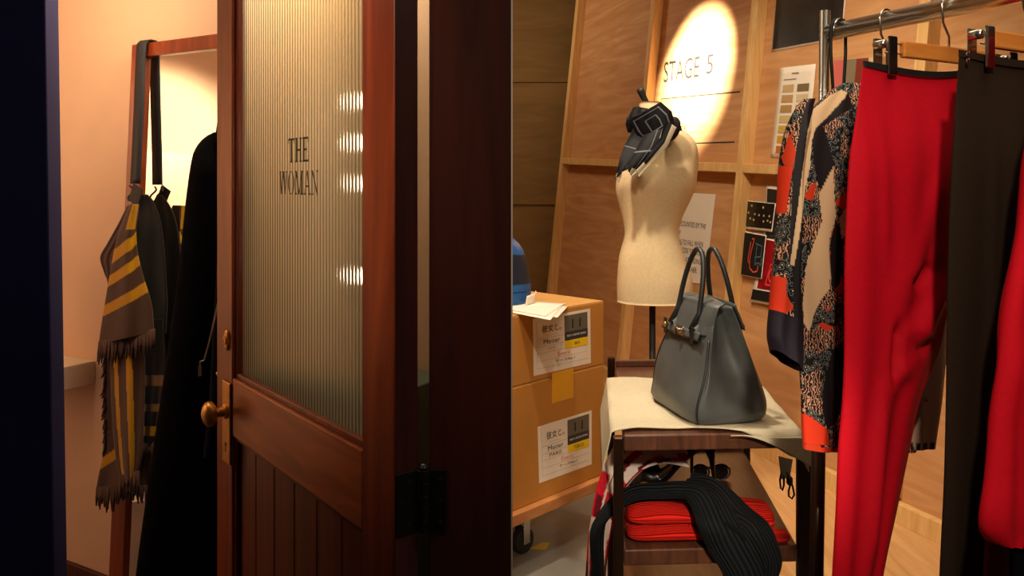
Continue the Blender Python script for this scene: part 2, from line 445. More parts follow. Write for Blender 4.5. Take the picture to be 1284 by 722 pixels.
def gfn(u, v):
    s = lerp(.106,.730,u); r = abs(math.sin(u*48*PI))
    return D(s, -.026+.0028*r, lerp(ZG0+.001,ZG1-.001,v))
dbox(MB(), (W_,W_+.0012), (-.0405,-.0005), (Z0,Z1)).build('edge_shade', M['dark_wood'], door)  # dark strip added over the hinge edge, its colour stands for shade
gp = grid('glass_pane', gfn, 48*8, 2, M['reeded'], door)

# serif lettering on the pane
def serif(ch):
    """strokes of a narrow serif capital in a unit box: list of polygons"""
    t, h, sf = .23, .085, .06
    def bar(x0, x1, y0, y1): return [(x0,y0),(x1,y0),(x1,y1),(x0,y1)]
    def diag(x0, x1, w, y0=0, y1=1): return [(x0-w/2,y0),(x0+w/2,y0),(x1+w/2,y1),(x1-w/2,y1)]
    if ch == 'T': return [bar(.5-t/2,.5+t/2,0,1), bar(0,1,1-h,1), bar(0,h,.78,1), bar(1-h,1,.78,1), bar(.28,.72,0,sf)]
    if ch == 'H': return [bar(.1,.1+t,0,1), bar(.9-t,.9,0,1), bar(.1,.9,.5-h/2,.5+h/2), bar(0,.38,0,sf), bar(.62,1,0,sf), bar(0,.38,1-sf,1), bar(.62,1,1-sf,1)]
    if ch == 'E': return [bar(.12,.12+t,0,1), bar(0,.9,1-h,1), bar(0,1,0,h), bar(.2,.7,.5-h/2,.5+h/2), bar(.9-h,.9,.76,1), bar(1-h,1,0,.26), bar(.64,.7,.38,.62)]
    if ch == 'W': return [diag(.26,.08,.15), diag(.26,.5,.08), diag(.72,.5,.15), diag(.72,.93,.08), bar(0,.22,1-sf,1), bar(.4,.62,1-sf,1), bar(.82,1,1-sf,1)]
    if ch == 'M': return [diag(.1,.14,.08), diag(.5,.16,.14,0,1), diag(.5,.84,.08), bar(.76,.92,0,1), bar(0,.24,0,sf), bar(.68,1,0,sf), bar(0,.2,1-sf,1), bar(.8,1,1-sf,1)]
    if ch == 'A': return [diag(.12,.48,.08), diag(.84,.5,.16), bar(.24,.74,.32,.32+h*.8), bar(0,.28,0,sf), bar(.66,1,0,sf)]
    if ch == 'N': return [diag(.14,.14,.08), diag(.86,.16,.16), diag(.86,.86,.08), bar(0,.28,0,sf), bar(0,.2,1-sf,1), bar(.72,1,1-sf,1)]
    if ch == 'O':
        out = []; n = 28
        for k in range(n):
            q = []
            for (kk, ins) in ((k,0),(k+1,0),(k+1,1),(k,1)):
                a = 2*PI*kk/n; rx, ry = (.5,.5) if not ins else (.5-.16,.5-.04)
                q.append((.5+rx*math.cos(a), .5+ry*math.sin(a)))
            out.append(q)
        return out
mb = MB()
for word, x0, x1, y0, y1 in (('THE', 360, 387, 203, 172), ('WOMAN', 348.5, 399.5, 244, 214)):
    wts = {'M':1.25,'W':1.3,'T':.95,'E':.9}
    tot = sum(wts.get(c,1) for c in word)
    s0, s1 = door_s(x0)-.047, door_s(x1)-.047
    Yc = D((s0+s1)/2, 0, 0).y
    zlo, zhi = EYE-(y0-HY)/F*Yc, EYE-(y1-HY)/F*Yc
    acc = 0
    for ch in word:
        w = wts.get(ch, 1); a = lerp(s0, s1, (acc+.04*w)/tot); bb = lerp(s0, s1, (acc+.95*w)/tot); acc += w
        for poly in serif(ch):
            mb.add([D(lerp(a,bb,x), -.0215, lerp(zlo,zhi,y)) for x, y in poly], [tuple(range(len(poly)))])
mb.build('lettering', M['ink'], door)

# hardware
pl = MB(); dbox(pl, (.052,.104), (.0004,.005), (.862,1.048))
pln = pl.build('escutcheon', M['brass'], door, bevel=.004)
k = MB(); k.lathe(D(.078,.005,.98), DN, [(0,.0165),(.004,.0165),(.006,.011),(.024,.0095),(.027,.014)], 20)
k.build('knob_neck', M['brass'], pln)
k = MB(); k.lathe(D(.078,.026,.98), DN, [(0,.006),(.003,.018),(.009,.0265),(.015,.029),(.021,.0275),(.027,.0205),(.031,.010),(.032,.001)], 28)
k.build('door_knob', M['brass'], door, smooth_=True)
k = MB(); k.lathe(D(.078,.005,.905), DN, [(0,.005),(.0006,.005)], 14); dbox(k, (.0765,.0795), (.005,.0058), (.888,.905))
k.build('keyhole', M['iron'], pln)
def oval(mb, s, z, rs, rz, w0, w1, n=24):
    mb.loft([[D(s+rs*f*math.cos(2*PI*i/n), w, z+rz*f*math.sin(2*PI*i/n)) for i in range(n)] for w, f in ((w0,1),(w1*.6,1),(w1,.8))])
mb = MB(); oval(mb, .078, 1.142, .0155, .024, .0004, .006); lk = mb.build('lock_cylinder', M['brass'], door)
mb = MB(); mb.lathe(D(.078,.006,1.142), DN, [(0,.009),(.003,.009),(.0035,.006)], 18); mb.build('lock_plug', M['brass'], lk)
mb = MB(); dbox(mb, (.077,.079), (.0097,.0101), (1.137,1.147)); mb.build('key_slot', M['iron'], lk)
# hinge (leaf on the door edge, knuckle, leaf on the casing)
hz0, hz1 = .955, 1.052
hg = MB(); hg.box(A0, DD, DN, UP, (W_+.0014, W_+.0034), (-.040,-.001), (hz0,hz1)); hinge = hg.build('hinge', M['iron'], door, bevel=.001)
mb = MB()
kp = D(W_+.008, -.047, 0)
for k in range(5):
    h0 = hz0+k*(hz1-hz0)/5
    mb.lathe(kp+UP*h0, UP, [(0,.0072),(.0005,.008),((hz1-hz0)/5-.001,.008),((hz1-hz0)/5-.0005,.0072)], 14)
mb.lathe(kp+UP*hz1, UP, [(0,.007),(.004,.0075),(.008,.004),(.009,.001)], 14)
mb.build('hinge_knuckle', M['iron'], hinge)
mb = MB(); mb.abox((-.1285,-.103), (1.2472,1.2497), (hz0,hz1)); mb.build('hinge_leaf', M['iron'], hinge, bevel=.001)
mb = MB()
for z in (hz0+.014, hz1-.016, (hz0+hz1)/2):
    mb.lathe(Vector((-.112,1.2472,z)), (0,-1,0), [(0,.004),(.0008,.0038),(.0012,.002)], 12)
    mb.lathe(D(W_+.0034,-.024 if z != (hz0+hz1)/2 else -.012,z), DD, [(0,.004),(.0008,.0038),(.0012,.002)], 12)
mb.build('screw', M['black'], hinge)

# ------------------------------------------------ leaning mirror
MT = P(165, 56, 2.60); MU = Vector((.875,-.485,0)).normalized(); MNh = Vector((-.485,-.875,0)).normalized()
lean = .048
MV = (UP - MNh*lean).normalized()          # going up = going back to the wall
MN = MU.cross(MV).normalized()
if MN.dot(MNh) < 0: MN = -MN
MB0 = MT - MV*(MT.z/MV.z)                  # foot of the left edge on the floor
MH = MT.z/MV.z; MWd = .60
def mr_(a, w, h): return MB0+MU*a+MN*w+MV*h
def mbox(mb, a, w, h): return mb.box(MB0, MU, MN, MV, a, w, h)
mir = thing('standing_mirror', 'tall mirror in reddish wood frame leaning against the peach wall', 'mirror', MB0)
FW = .070
mbox(MB(), (0,FW), (-.032,0), (.03,MH)).build('frame_stile', M['mirror_wood'], mir, bevel=.003)
mbox(MB(), (MWd-FW,MWd), (-.032,0), (.03,MH)).build('frame_stile', M['mirror_wood'], mir, bevel=.003)
mbox(MB(), (FW+.0005,MWd-FW-.0005), (-.032,0), (MH-.045,MH)).build('frame_rail', M['mirror_wood'], mir, bevel=.003)
mbox(MB(), (FW+.0005,MWd-FW-.0005), (-.032,0), (.06,.12)).build('frame_rail', M['mirror_wood'], mir, bevel=.003)
g = mbox(MB(), (FW-.004,MWd-FW+.004), (-.022,-.012), (.115,MH-.042)).build('mirror_glass', M['mirror'], mir)

# strap hung over the mirror's top corner
strap = thing('leather_strap', 'dark grey leather carrying strap hung over the mirror frame corner', 'strap', mr_(.06,.01,MH-.5))
ac = .068
path = [mr_(ac,-.040,MH-.30), mr_(ac,-.040,MH-.06), mr_(ac,-.038,MH+.004), mr_(ac,-.02,MH+.007), mr_(ac,.0,MH+.006), mr_(ac,.010,MH-.006), mr_(ac,.012,MH-.06), mr_(ac+.008,.016,MH-.2), mr_(ac+.015,.022,MH-.34), mr_(ac+.020,.026,MH-.455)]
def sfn(u, v):
    q = v*(len(path)-1); i = min(int(q), len(path)-2); p = path[i].lerp(path[i+1], q-i)
    return p+MU*(u-.5)*.046
grid('band', sfn, 2, 60, M['strap'], strap, solid=.004, smooth_=True)
end = path[-1]
mb = MB(); tg0 = end+MU*.010+MN*.012-UP*.005
mb.box(tg0, (MU*.9-UP*.43).normalized(), MN, (UP*.9+MU*.43).normalized(), (-.005,.045), (0,.003), (-.055,.005)); mb.build('leather_tag', M['strap'], strap, bevel=.002)
mb = MB()
for q in (-.02, .012):
    mb.tube([end+MU*(q+.012*math.sin(a))+MN*(.004+.004*math.cos(a))-UP*(.006+.055*a/6.28*.9) for a in [x*.5 for x in range(13)]], .003, 8)
mb.build('knotted_cord', M['black'], strap, smooth_=True)
mb = MB(); mb.lathe(end+MN*.006-UP*.058-MU*.006, -UP, [(0,.007),(.004,.009),(.018,.009),(.022,.006)], 16); mb.build('clasp', M['steel'], strap)

# striped stole
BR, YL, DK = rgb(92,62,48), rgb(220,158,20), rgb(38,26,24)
def SP(px, py, w): return hit(px, py, MB0+MN*w, MN)
def fabric_px(name, tab, Yf, colf, mat, parent=None, nu=30, nv=60, fold=.012, nf=3, ph=0, y_off=None, solid=.004):
    """hanging cloth between a left and a right edge; tab rows are (py, left px, right px)"""
    y0, y1 = tab[0][0], tab[-1][0]
    def fn(u, v):
        py = lerp(y0, y1, v); l, r = sinterp(tab, py)
        py2 = py+(y_off(u)*v if y_off else 0)
        w = Yf(u, v)+fold*(.5+.5*math.sin(u*nf*2*PI+ph+v*2.0))*(.35+.65*v)
        return SP(lerp(l, r, u), py2, w)
    return grid(name, fn, nu, nv, mat, parent, col=colf, solid=solid)
def stole_col(stripes, slope=0.0, base=BR):
    def f(u, v):
        q = v+slope*(u-.5)
        for a, b2 in stripes:
            if a < q < b2: return YL
        return base
    return f
def vstripe(stripes, base=BR, sl=0.0):
    def f(u, v):
        q = u+sl*v
        for a, b2 in stripes:
            if a < q < b2: return YL
        return base
    return f
stole = thing('striped_stole', 'brown wool stole with mustard stripes and fringe hanging from the strap', 'stole', P(165,300,2.43))
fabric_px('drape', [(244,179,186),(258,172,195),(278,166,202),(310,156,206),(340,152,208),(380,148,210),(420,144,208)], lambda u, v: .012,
          stole_col([(.0,.0)], base=DK), M['painted'], stole, fold=.006, nf=2)  # dark back layer of cloth, widened to stand for the stole's mirror reflection
def flapcol(u, v):
    q = v+.11*(u-.5)
    for a, b2 in ((.27,.37),(.455,.535),(.665,.745)):
        if a < q < b2: return YL
    if v < .19 and .42 < u < .9: return YL
    return BR
fabric_px('drape', [(256,164,173),(290,150,171),(320,143,173),(347,138,179),(386,131,190),(404,128,192),(424,125,193)], lambda u, v: .062+.02*math.sin(u*PI),
          flapcol, M['painted'], stole, fold=.008, nf=2, y_off=lambda u: 16*(.5-u), nu=60, nv=150)
fabric_px('drape', [(258,161,168),(280,150,164),(305,136,156),(322,127,150),(340,131,147),(357,136,142)], lambda u, v: .046, stole_col([]), M['painted'], stole, fold=.004)
fabric_px('drape', [(415,139,180),(460,140,182),(520,142,181),(575,147,178),(598,152,172)], lambda u, v: .05+.015*math.sin(u*PI),
          vstripe([(.08,.20),(.44,.62)], sl=-.10), M['painted'], stole, fold=.008, nf=2, nu=48, nv=100, y_off=lambda u: 16*(.5-abs(u-.4)))
def rightcol(u, v):
    for a, b2 in ((.44,.52),(.66,.72),(.84,.91)):
        if a < v < b2: return YL if v > .8 else rgb(150,112,66)
    return DK
fabric_px('drape', [(400,176,204),(440,177,206),(500,178,206),(560,178,200)], lambda u, v: .028, rightcol, M['painted'], stole, fold=.008, nf=2, nu=30, nv=120)
fabric_px('drape', [(540,132,152),(570,130,154),(600,124,152),(612,122,150)], lambda u, v: .036, stole_col([(.34,.54)], .25), M['painted'], stole, fold=.005, nf=1, nu=24, nv=60)
fabric_px('drape', [(440,134,150),(500,134,150),(556,134,152)], lambda u, v: .034, stole_col([]), M['painted'], stole, fold=.005, nf=1)
fabric_px('drape', [(560,152,186),(590,154,186),(615,156,182)], lambda u, v: .026, stole_col([]), M['painted'], stole, fold=.006, nf=2)
def fringe(a, b, w, n, L, lean=0):
    mb = MB()
    for i in range(n):
        t = i/(n-1); px, py = lerp(a[0], b[0], t), lerp(a[1], b[1], t)
        l = L*(.75+.5*random.random()); dx = lean+random.uniform(-2.5,2.5)
        mb.tube([SP(px,py-4,w), SP(px+dx*.5,py+l*.5,w+.006), SP(px+dx,py+l,w+.003)], [.0035,.0042,.002], 5)
    mesh('fringe', mb.v, mb.f, M['painted'], stole, cols=[BR]*len(mb.v))
fringe((125,432), (193,416), .075, 36, 24, -1)
fringe((150,600), (174,594), .066, 14, 22)
fringe((122,614), (150,612), .044, 14, 24)
fringe((156,613), (184,612), .034, 14, 16)
fringe((132,440), (133,560), .040, 28, 8, -4)
fringe((178,560), (200,558), .034, 10, 14)

# long black coat on a dress stand behind the door
coat = thing('long_black_coat', 'long black coat with zip standing between the mirror and the door', 'coat', (-.70,2.04,.02))
ctab = [(166,268,318),(172,257,330),(185,246,338),(200,241,342),(260,233,343),(330,226,343),(420,214,344),(520,199,346),(600,187,348),(720,170,350),(930,146,356)]
def coatfn(u, v):
    YC = 2.02
    py = lerp(166, 930, v**1.15); l, r = sinterp(ctab, py); a = u*2*PI
    c, h = (l+r)/2, (r-l)/2
    f = 1+.03*math.sin(a*7+v*3)*v
    Y = YC - math.sin(a)*(.045+.03*v)*min(1, .25+v*9)
    ybase = P(c, py, YC)
    return Vector((P(c+h*math.cos(a)*f, py, YC).x, Y, max(ybase.z, .022)))
grid('coat_body', coatfn, 64, 90, M['coat'], coat, closed=True)
mb = MB(); mb.lathe(P(294,164,2.02), UP, [(-.03,.05),(0,.044),(.03,.04),(.05,.038),(.055,.03)], 24); mb.build('collar', M['coat'], coat, smooth_=True)
def slv(u, v):
    py = lerp(190, 585, v); l, r = sinterp([(190,262,296),(300,262,300),(450,262,300),(585,257,277)], py); a = u*2*PI
    return Vector((P((l+r)/2+(r-l)/2*math.cos(a), py, 1.965).x, 1.955-.026*math.sin(a), P(0, py, 1.965).z))
# zip and its puller
mb = MB(); zp = [(279,352),(275,372),(269,400),(262,430),(256,452)]
mb.tube([P(x, y, 1.925) for x, y in zp], .0022, 6); zipo = mb.build('zip', M['zip'], coat)
mb = MB(); q = P(250.5, 462, 1.925); mb.tube([P(256,452,1.925), P(251,453,1.925), q], .002, 6); mb.box(q, (1,0,0), (0,1,0), UP, (-.0035,.0035), (-.002,.002), (-.018,.006)); mb.build('zip_pull', M['zip'], zipo)
def zslv(u, v):
    py = lerp(330, 572, v); l, r = sinterp([(330,272,300),(420,266,300),(500,262,292),(572,255,272)], py); a = u*2*PI
    return Vector((P((l+r)/2+(r-l)/2*math.cos(a), py, 1.945).x, 1.947-.017*math.sin(a), P(0, py, 1.945).z))
grid('sleeve', zslv, 24, 24, M['navy_cloth'], coat, closed=True)
mb = MB(); mb.lathe(P(274,468,1.922), (0,-1,0), [(0,.005),(.003,.0052),(.005,.003),(.0055,.001)], 14); mb.build('button', M['paper'], coat, smooth_=True)

o = MB().box(BW0, BU, BN, UP, (1.57,1.735), (.0005,.015), (.16,2.45)).build('trim_12', M['shade_wall'], bevel=.002); struct(o)  # board added behind the door gap, darkened to imitate shade there
# low cabinet seen through the reeded glass
cab = thing('low_cabinet', 'low dark green cabinet seen through the reeded glass of the door', 'cabinet', bw(1.48,.1,0))
MB().box(BW0, BU, BN, UP, (1.25,1.72), (.022,.15), (.0,.985)).build('carcass', M['green_cab'], cab, bevel=.004)
MB().box(BW0, BU, BN, UP, (1.24,1.73), (.020,.165), (.986,1.012)).build('cabinet_top', M['green_cab'], cab, bevel=.003)
for k in range(2):
    d = MB().box(BW0, BU, BN, UP, (1.255+k*.231,1.483+k*.231), (.1505,.162), (.06,.97)).build('cabinet_door', M['green_cab'], cab, bevel=.003)
    MB().lathe(bw(1.463+k*.043,.1622,.55), BN, [(0,.005),(.008,.005),(.011,.009),(.016,.009),(.018,.005)], 14).build('knob', M['brass'], d)

# ================================================================= RIGHT ROOM
# leaning plywood wall: base line on the floor, leaning back as it rises
WB = Vector((1.4125, 4.373, 0)); WU = Vector((.387,-1.01,0)).normalized(); WNh = Vector((-WU.y*-1, 0, 0))
WNh = Vector((WU.y, -WU.x, 0)).normalized()           # towards the room
if WNh.x > 0: WNh = -WNh
WV = (UP - WNh*.11).normalized()
WN = WU.cross(WV).normalized()
if WN.dot(WNh) < 0: WN = -WN
def WP(px, py, w=0.0): return hit(px, py, WB+WN*w, WN)
def wcoord(p): d = p-WB; return d.dot(WU), d.dot(WV)
def wbox(mb, a, h, w): return mb.box(WB, WU, WV, WN, a, h, w)
t_left = wcoord(WP(708,198))[0]
o = wbox(MB(), (t_left-.02, 2.6), (0, 3.5), (-.03,0)).build('wall_side', M['ply']); struct(o, 'leaning plywood panel wall')
k = 3
BD = .075
def post(px, name):
    a = wcoord(WP(px,200,BD))[0]
    o = wbox(MB(), (a, a+.062), (.10, 3.5), (.0005,BD)).build(name, M['pine'], bevel=.003); struct(o); return a
posts = [post(702,'trim_3'), post(797,'trim_4'), post(924,'trim_5'), post(1136,'trim_6')]
ends = [(posts[0]+.0635, posts[1]-.0015), (posts[1]+.0635, posts[2]-.0015), (posts[2]+.0635, posts[3]-.0015), (posts[3]+.0635, 2.6)]
cols_px = [(712,198), (865,202.5), (960,205)]
def rowh(a):     # the noggin row drops a little to the right
    h0 = wcoord(WP(712,198,BD)); h1 = wcoord(WP(965,206,BD))
    return lerp(h0[1], h1[1], (a-h0[0])/(h1[0]-h0[0]))
for i, (a0, a1) in enumerate(ends):
    pts = []
    h0, h1 = rowh(a0), rowh(a1)
    q = lambda a, h, w: WB+WU*a+WV*h+WN*w
    mb = MB().hexa([q(a0,h0-.055,.0005), q(a1,h1-.055,.0005), q(a1,h1-.055,BD-.002), q(a0,h0-.055,BD-.002),
                    q(a0,h0,.0005), q(a1,h1,.0005), q(a1,h1,BD-.002), q(a0,h0,BD-.002)])
    struct(mb.build('trim_%d' % (7+i), M['pine'], bevel=.003))
o = wbox(MB(), (t_left-.02, 2.6), (.0, .085), (.0005,.05)).build('baseboard_side', M['pine'], bevel=.003); struct(o)
# far wall and divider back, floor, ceiling
o = MB().abox((-2.6, 1.6), (8.3, 8.4), (0, 3.6)).build('wall_far', M['olive']); struct(o)
mb = MB()
for z in (1.5-(97-HY)/F*8.29, 1.5-(250-HY)/F*8.29):
    mb.abox((-2.6,1.6), (8.275,8.2995), (z-.05,z+.01))
struct(mb.build('trim_11', M['olive']), 'board joints of the far wall')
o = MB().abox((-2.7,-2.6), (3.7, 8.4), (0, 3.6)).build('wall_end', M['olive']); struct(o)
f2 = MB(); nb = WB-WU*4.6
f2.add([(.0,-.6,0), (3.6,-.6,0), (3.6,8.4,0), (-2.7,8.4,0), (-2.7,3.7,0), tuple(bw(-1.2,-.085,0)), tuple(bw(1.8,-.085,0)), (-.0,1.9,0), (.0,1.3,0)], [tuple(range(9))])
struct(f2.build('floor_concrete', M['concrete']))
pf = MB(); wo = WNh*1.02
pf.hexa([WB-WU*4.3+WNh*.9+UP*.0005, WB+WU*3+WNh*.9+UP*.0005, WB+WU*3-WNh*.0+UP*.0005, WB-WU*4.3-WNh*.0+UP*.0005,
         WB-WU*4.3+WNh*.9+UP*.006, WB+WU*3+WNh*.9+UP*.006, WB+WU*3-WNh*.0+UP*.006, WB-WU*4.3-WNh*.0+UP*.006])
struct(pf.build('floor_plywood', M['ply_floor']))
c2 = MB(); c2.add([(.0,1.2,3.6),(3.6,1.2,3.6),(3.6,8.4,3.6),(-2.7,8.4,3.6),(-2.7,3.7,3.6)], [(4,3,2,1,0)])
struct(c2.build('ceiling_upper', M['olive']))

# writing on the plywood
ws = bpy.data.objects['wall_side']
fm = quadmap(WP(832,104,.0008), WP(897,93,.0008), WP(899,66,.0008), WP(833,78,.0008))
wl = MB(); put_text(wl, 'STAGE', fm, 0, .70, .0, 1, 0); wl.build('lettering', M['ink'], ws)
wl = MB(); put_text(wl, '5', fm, .83, .95, .06, .98, 0); wl.build('lettering', M['ink'], ws)
wl = MB()
for k in range(20):
    a0_, a1_ = -1.35+2.7*k/20, -1.35+2.7*(k+1)/20
    c_ = (.86, .52)
    wl.quad(*[fm(c_[0]+rr*.27*math.cos(aa), c_[1]+rr*.85*math.sin(aa)) for aa, rr in ((a0_,1),(a0_,1.05),(a1_,1.05),(a1_,1))])
wl.build('lettering_ring', M['hair_ink'], ws)
for (x0,y0,x1,y1) in ((829,124,928,115),(858,180,921,178)):
    wl = MB(); wl.quad(WP(x0,y0+.6,.0008), WP(x1,y1+.9,.0008), WP(x1,y1-.9,.0008), WP(x0,y0-.6,.0008)); wl.build('ruled_line', M['ink'], ws)
fm2 = quadmap(WP(852,166,.0008), WP(862,164.5,.0008), WP(862,157,.0008), WP(852,158,.0008))
wl = MB(); put_text(wl, 'CK', fm2, 0, 1, 0, 1, 0); wl.build('lettering', M['ink'], ws)

# white text poster
tp = thing('text_poster', 'white poster of black capitals on plywood behind the mannequin', 'poster', WP(872,300))
pc = [WP(838,352,.004), WP(884,356,.004), WP(897,243.5,.004), WP(852,241,.004)]
pq = quadmap(*pc)
pm = MB(); pm.hexa([pc[0]-WN*.002, pc[1]-WN*.002, pc[2]-WN*.002, pc[3]-WN*.002, pc[0], pc[1], pc[2], pc[3]]); pm.build('sheet', M['paper'], tp)
def tline(s, xl, yl, xr, yr, h):
    f = quadmap(WP(xl,yl+h,.005), WP(xr,yr+h,.005), WP(xr+.8,yr,.005), WP(xl+.8,yl,.005)); tm = MB(); put_text(tm, s, f, 0, 1, 0, 1, 0); tm.build('lettering', M['ink'], tp)
tline('ECOUNTED BY THE', 852, 276.5, 884.5, 281, 6.5)
tline('W', 850, 288, 853, 288.5, 6.5)
tline('NG TO FALL WHEN', 850, 299.5, 881, 303.5, 6.5)
tline('CIDE TO ESCAPE', 855, 310, 883, 315, 6.5)
tline('ATTENDING.', 859, 322, 879, 325.5, 6.5)
tline('H HER.', 862.5, 334, 873.5, 336, 6.5)

def card(name, corners, mat, label, cat, w=.004, group=None, curl=0.0):
    """corners px: bottom-left, bottom-right, top-right, top-left"""
    p = [WP(x, y, w) for x, y in corners]
    root = thing(name, label, cat, (p[0]+p[2])/2, group)
    f = quadmap(*p)
    def fn(u, v): return f(u, v, curl*((1-v)**3))
    sh_ = grid('sheet', fn, 8, 12, M['paper'], root, solid=.0012)
    return root, f, p
photo_grey = plain('print_dark', rgb(34,34,36), .25, var=.5, nscale=9, coat=.4)
def inset(mb, f, a0, a1, b0, b1, w): put_rect(mb, f, a0, a1, b0, b1, w)
r, f, p = card('dark_photo_print', [(967,65),(1056,48),(1062,-24),(974,-20)], None, 'large dark glossy photograph print high on the plywood wall', 'photograph')
mb = MB(); inset(mb, f, .02, .99, .03, .99, .003); mb.build('image', photo_grey, r)
# swatch card
r, f, p = card('colour_swatch_card', [(966,197),(1012,200),(1023,80),(979,85)], None, 'white paint swatch card with two columns of beige samples on plywood', 'swatch card')
sw = [[(196,172,124),(120,104,70)],[(188,150,100),(212,196,160)],[(176,140,84),(176,158,112)],[(206,186,130),(214,194,130)],[(206,170,84),(220,190,110)],[(208,160,50),(206,176,90)],[(190,112,50),(150,110,90)]]
for i in range(7):
    for j in range(2):
        mb = MB(); b1 = .80-i*.112; put_rect(mb, f, .14+.42*j, .46+.42*j, b1-.08, b1, .003)
        mb.build('swatch', plain('swatch_tint', rgb(*sw[i][j]), .6, var=.02), r)
mb = MB(); put_rect(mb, f, .36,.56,.915,.93,.003); put_rect(mb, f, .14,.5,.855,.865,.003); mb.build('caption', M['hair_ink'], r)
# striped poster behind the rail
r, f, p = card('striped_poster', [(1036,180),(1110,196),(1122,70),(1046,76)], None, 'poster of pink grey and maroon vertical stripes behind the clothes rail', 'poster')
for i, c in enumerate(((206,104,96),(128,116,92),(124,44,32),(206,186,150),(150,120,84))):
    mb = MB(); put_rect(mb, f, i*.2, i*.2+.2, 0, 1, .003); mb.build('stripe', plain('stripe_tint', rgb(*c), .6, var=.03), r)
# postcards
r, f, p = card('black_photo_card', [(958,302),(990,304),(994,236),(961,232)], None, 'black and white photo print with white border on the plywood, topmost of the lower cluster', 'photograph', w=.003)
mb = MB(); inset(mb, f, .06, .96, .05, .94, .003); mb.build('image', photo_grey, r)
r, f, p = card('night_window_card', [(934,287),(968,291),(973,255),(933,251)], None, 'black postcard with small pale lit dots beside the batten', 'postcard', w=.012)
mb = MB(); inset(mb, f, .02, .98, .1, .98, .003); mb.build('image', plain('night_print', rgb(20,18,18), .3, var=.3, coat=.4), r)
mb = MB()
for (a_, b_) in ((.25,.8),(.62,.78),(.14,.55),(.36,.52),(.5,.5),(.66,.5),(.84,.5),(.2,.35),(.32,.32),(.66,.3),(.8,.34),(.9,.3)):
    put_rect(mb, f, a_, a_+.05, b_, b_+.07, .0045)
mb.build('dot_print', plain('dot_print', rgb(196,180,140), .5, var=.02), r)
r, f, p = card('red_neon_card', [(942,378),(988,386),(998,306),(958,298)], None, 'red postcard with an outlined neon sign lowest on the plywood beside the jacket sleeve', 'postcard', w=.012, curl=.014)
mb = MB(); inset(mb, f, .12, .98, .22, .98, .008); im = mb.build('image', plain('red_print', rgb(150,10,26), .3, var=.4, nscale=14, coat=.4), r)
mb = MB(); inset(mb, f, .06, .98, .04, .20, .022); mb.build('dark_edge', M['black'], r)
mb = MB()
def outl(mb, f, pts, w, t=.022, closed=False):
    n = len(pts)
    for i in range(n if closed else n-1):
        (x0,y0),(x1,y1) = pts[i], pts[(i+1) % n]
        dx, dy = x1-x0, y1-y0; L = math.hypot(dx,dy) or 1; nx, ny = -dy/L*t, dx/L*t
        mb.quad(f(x0-nx,y0-ny,w), f(x1-nx,y1-ny,w), f(x1+nx,y1+ny,w), f(x0+nx,y0+ny,w))
neon_o = plain('neon_print_red', rgb(236,70,70), .5, var=.02); neon_b = plain('neon_print_blue', rgb(70,110,130), .5, var=.02); neon_p = plain('neon_print_orange', rgb(226,84,58), .5, var=.02)
outl(mb, f, [(.34,.30),(.98,.30),(.98,.62),(.40,.62)], .0095, .013, True)
outl(mb, f, [(.50+.10*math.cos(a*.4),.46+.11*math.sin(a*.4)) for a in range(16)], .0095, .016, True)
outl(mb, f, [(.70,.36),(.70,.56)], .0095, .016); outl(mb, f, [(.70,.56),(.84,.56),(.84,.46),(.70,.46)], .0095, .014)
mb.build('neon_outline', neon_o, r)
r, f, p = card('blue_neon_card', [(929,345),(955,350),(961,295),(934,290)], None, 'black postcard with orange and blue neon lines beside the batten', 'postcard', w=.031)
mb = MB(); inset(mb, f, .02, .98, .02, .98, .003); mb.build('image', M['black'], r)
mb = MB(); outl(mb, f, [(.40,.86),(.50,.88),(.50,.84),(.42,.60),(.38,.38),(.42,.20),(.6,.12),(.78,.16),(.8,.3)], .0042, .016); outl(mb, f, [(.36,.8),(.3,.4),(.34,.3)], .0042, .016); mb.build('orange_lines', neon_p, r)
mb = MB(); outl(mb, f, [(.58,.78),(.88,.74),(.88,.5),(.6,.46)], .0042, .015); outl(mb, f, [(.66,.76),(.64,.3),(.8,.36),(.92,.3),(.92,.48)], .0042, .016); mb.build('blue_lines', neon_b, r)

# ------------------------------------------------ mannequin
MY = 3.40
mx, mz = P(821,383,MY).x, P(821,383,MY).z
man = thing('dress_form', 'cream linen tailor mannequin torso on a black pole wearing a neck scarf', 'mannequin', (mx,MY,0))
mt = [(128,814,13,.8),(146,819,17,.85),(158,824,24,.8),(168,829,34,.72),(178,830,41.5,.66),(190,829,46,.64),(205,826,49,.66),(220,823.5,50.2,.72),(235,821.5,50,.76),(250,820,45.5,.78),(277,817.5,36,.80),(295,817,34,.82),(322,817,40.5,.80),(350,820.5,46.5,.78),(366,821,47.2,.78),(378,821,47,.78)]
def manfn(u, v):
    py = lerp(128, 378, v); c, h, k_ = sinterp(mt, py); a = u*2*PI
    cc = P(c, py, MY); r_ = h/F*MY
    ca, sa = math.cos(a), math.sin(a)
    y = -sa*r_*k_
    bust = math.exp(-((py-222)/22.0)**2)*max(0, math.cos(a-PI*.80))**3*.02
    return Vector((cc.x+ca*(r_-bust*.3), cc.y+y-bust, cc.z))
v, fs = [], []
nu_, nv_ = 56, 80
for j in range(nv_+1):
    for i in range(nu_): v.append(manfn(i/nu_, j/nv_))
for j in range(nv_):
    for i in range(nu_): fs.append((j*nu_+i, j*nu_+(i+1) % nu_, (j+1)*nu_+(i+1) % nu_, (j+1)*nu_+i))
fs.append(tuple(range(nu_))); fs.append(tuple(nv_*nu_+i for i in range(nu_-1,-1,-1)))
mesh('torso', v, fs, M['linen'], man)
mb = MB(); zb = P(0,378,MY).z
mb.tube([(mx-.01,MY,zb-.001), (mx-.01,MY,.05)], .0135, 14); mb.build('pole', M['black'], man, smooth_=True)
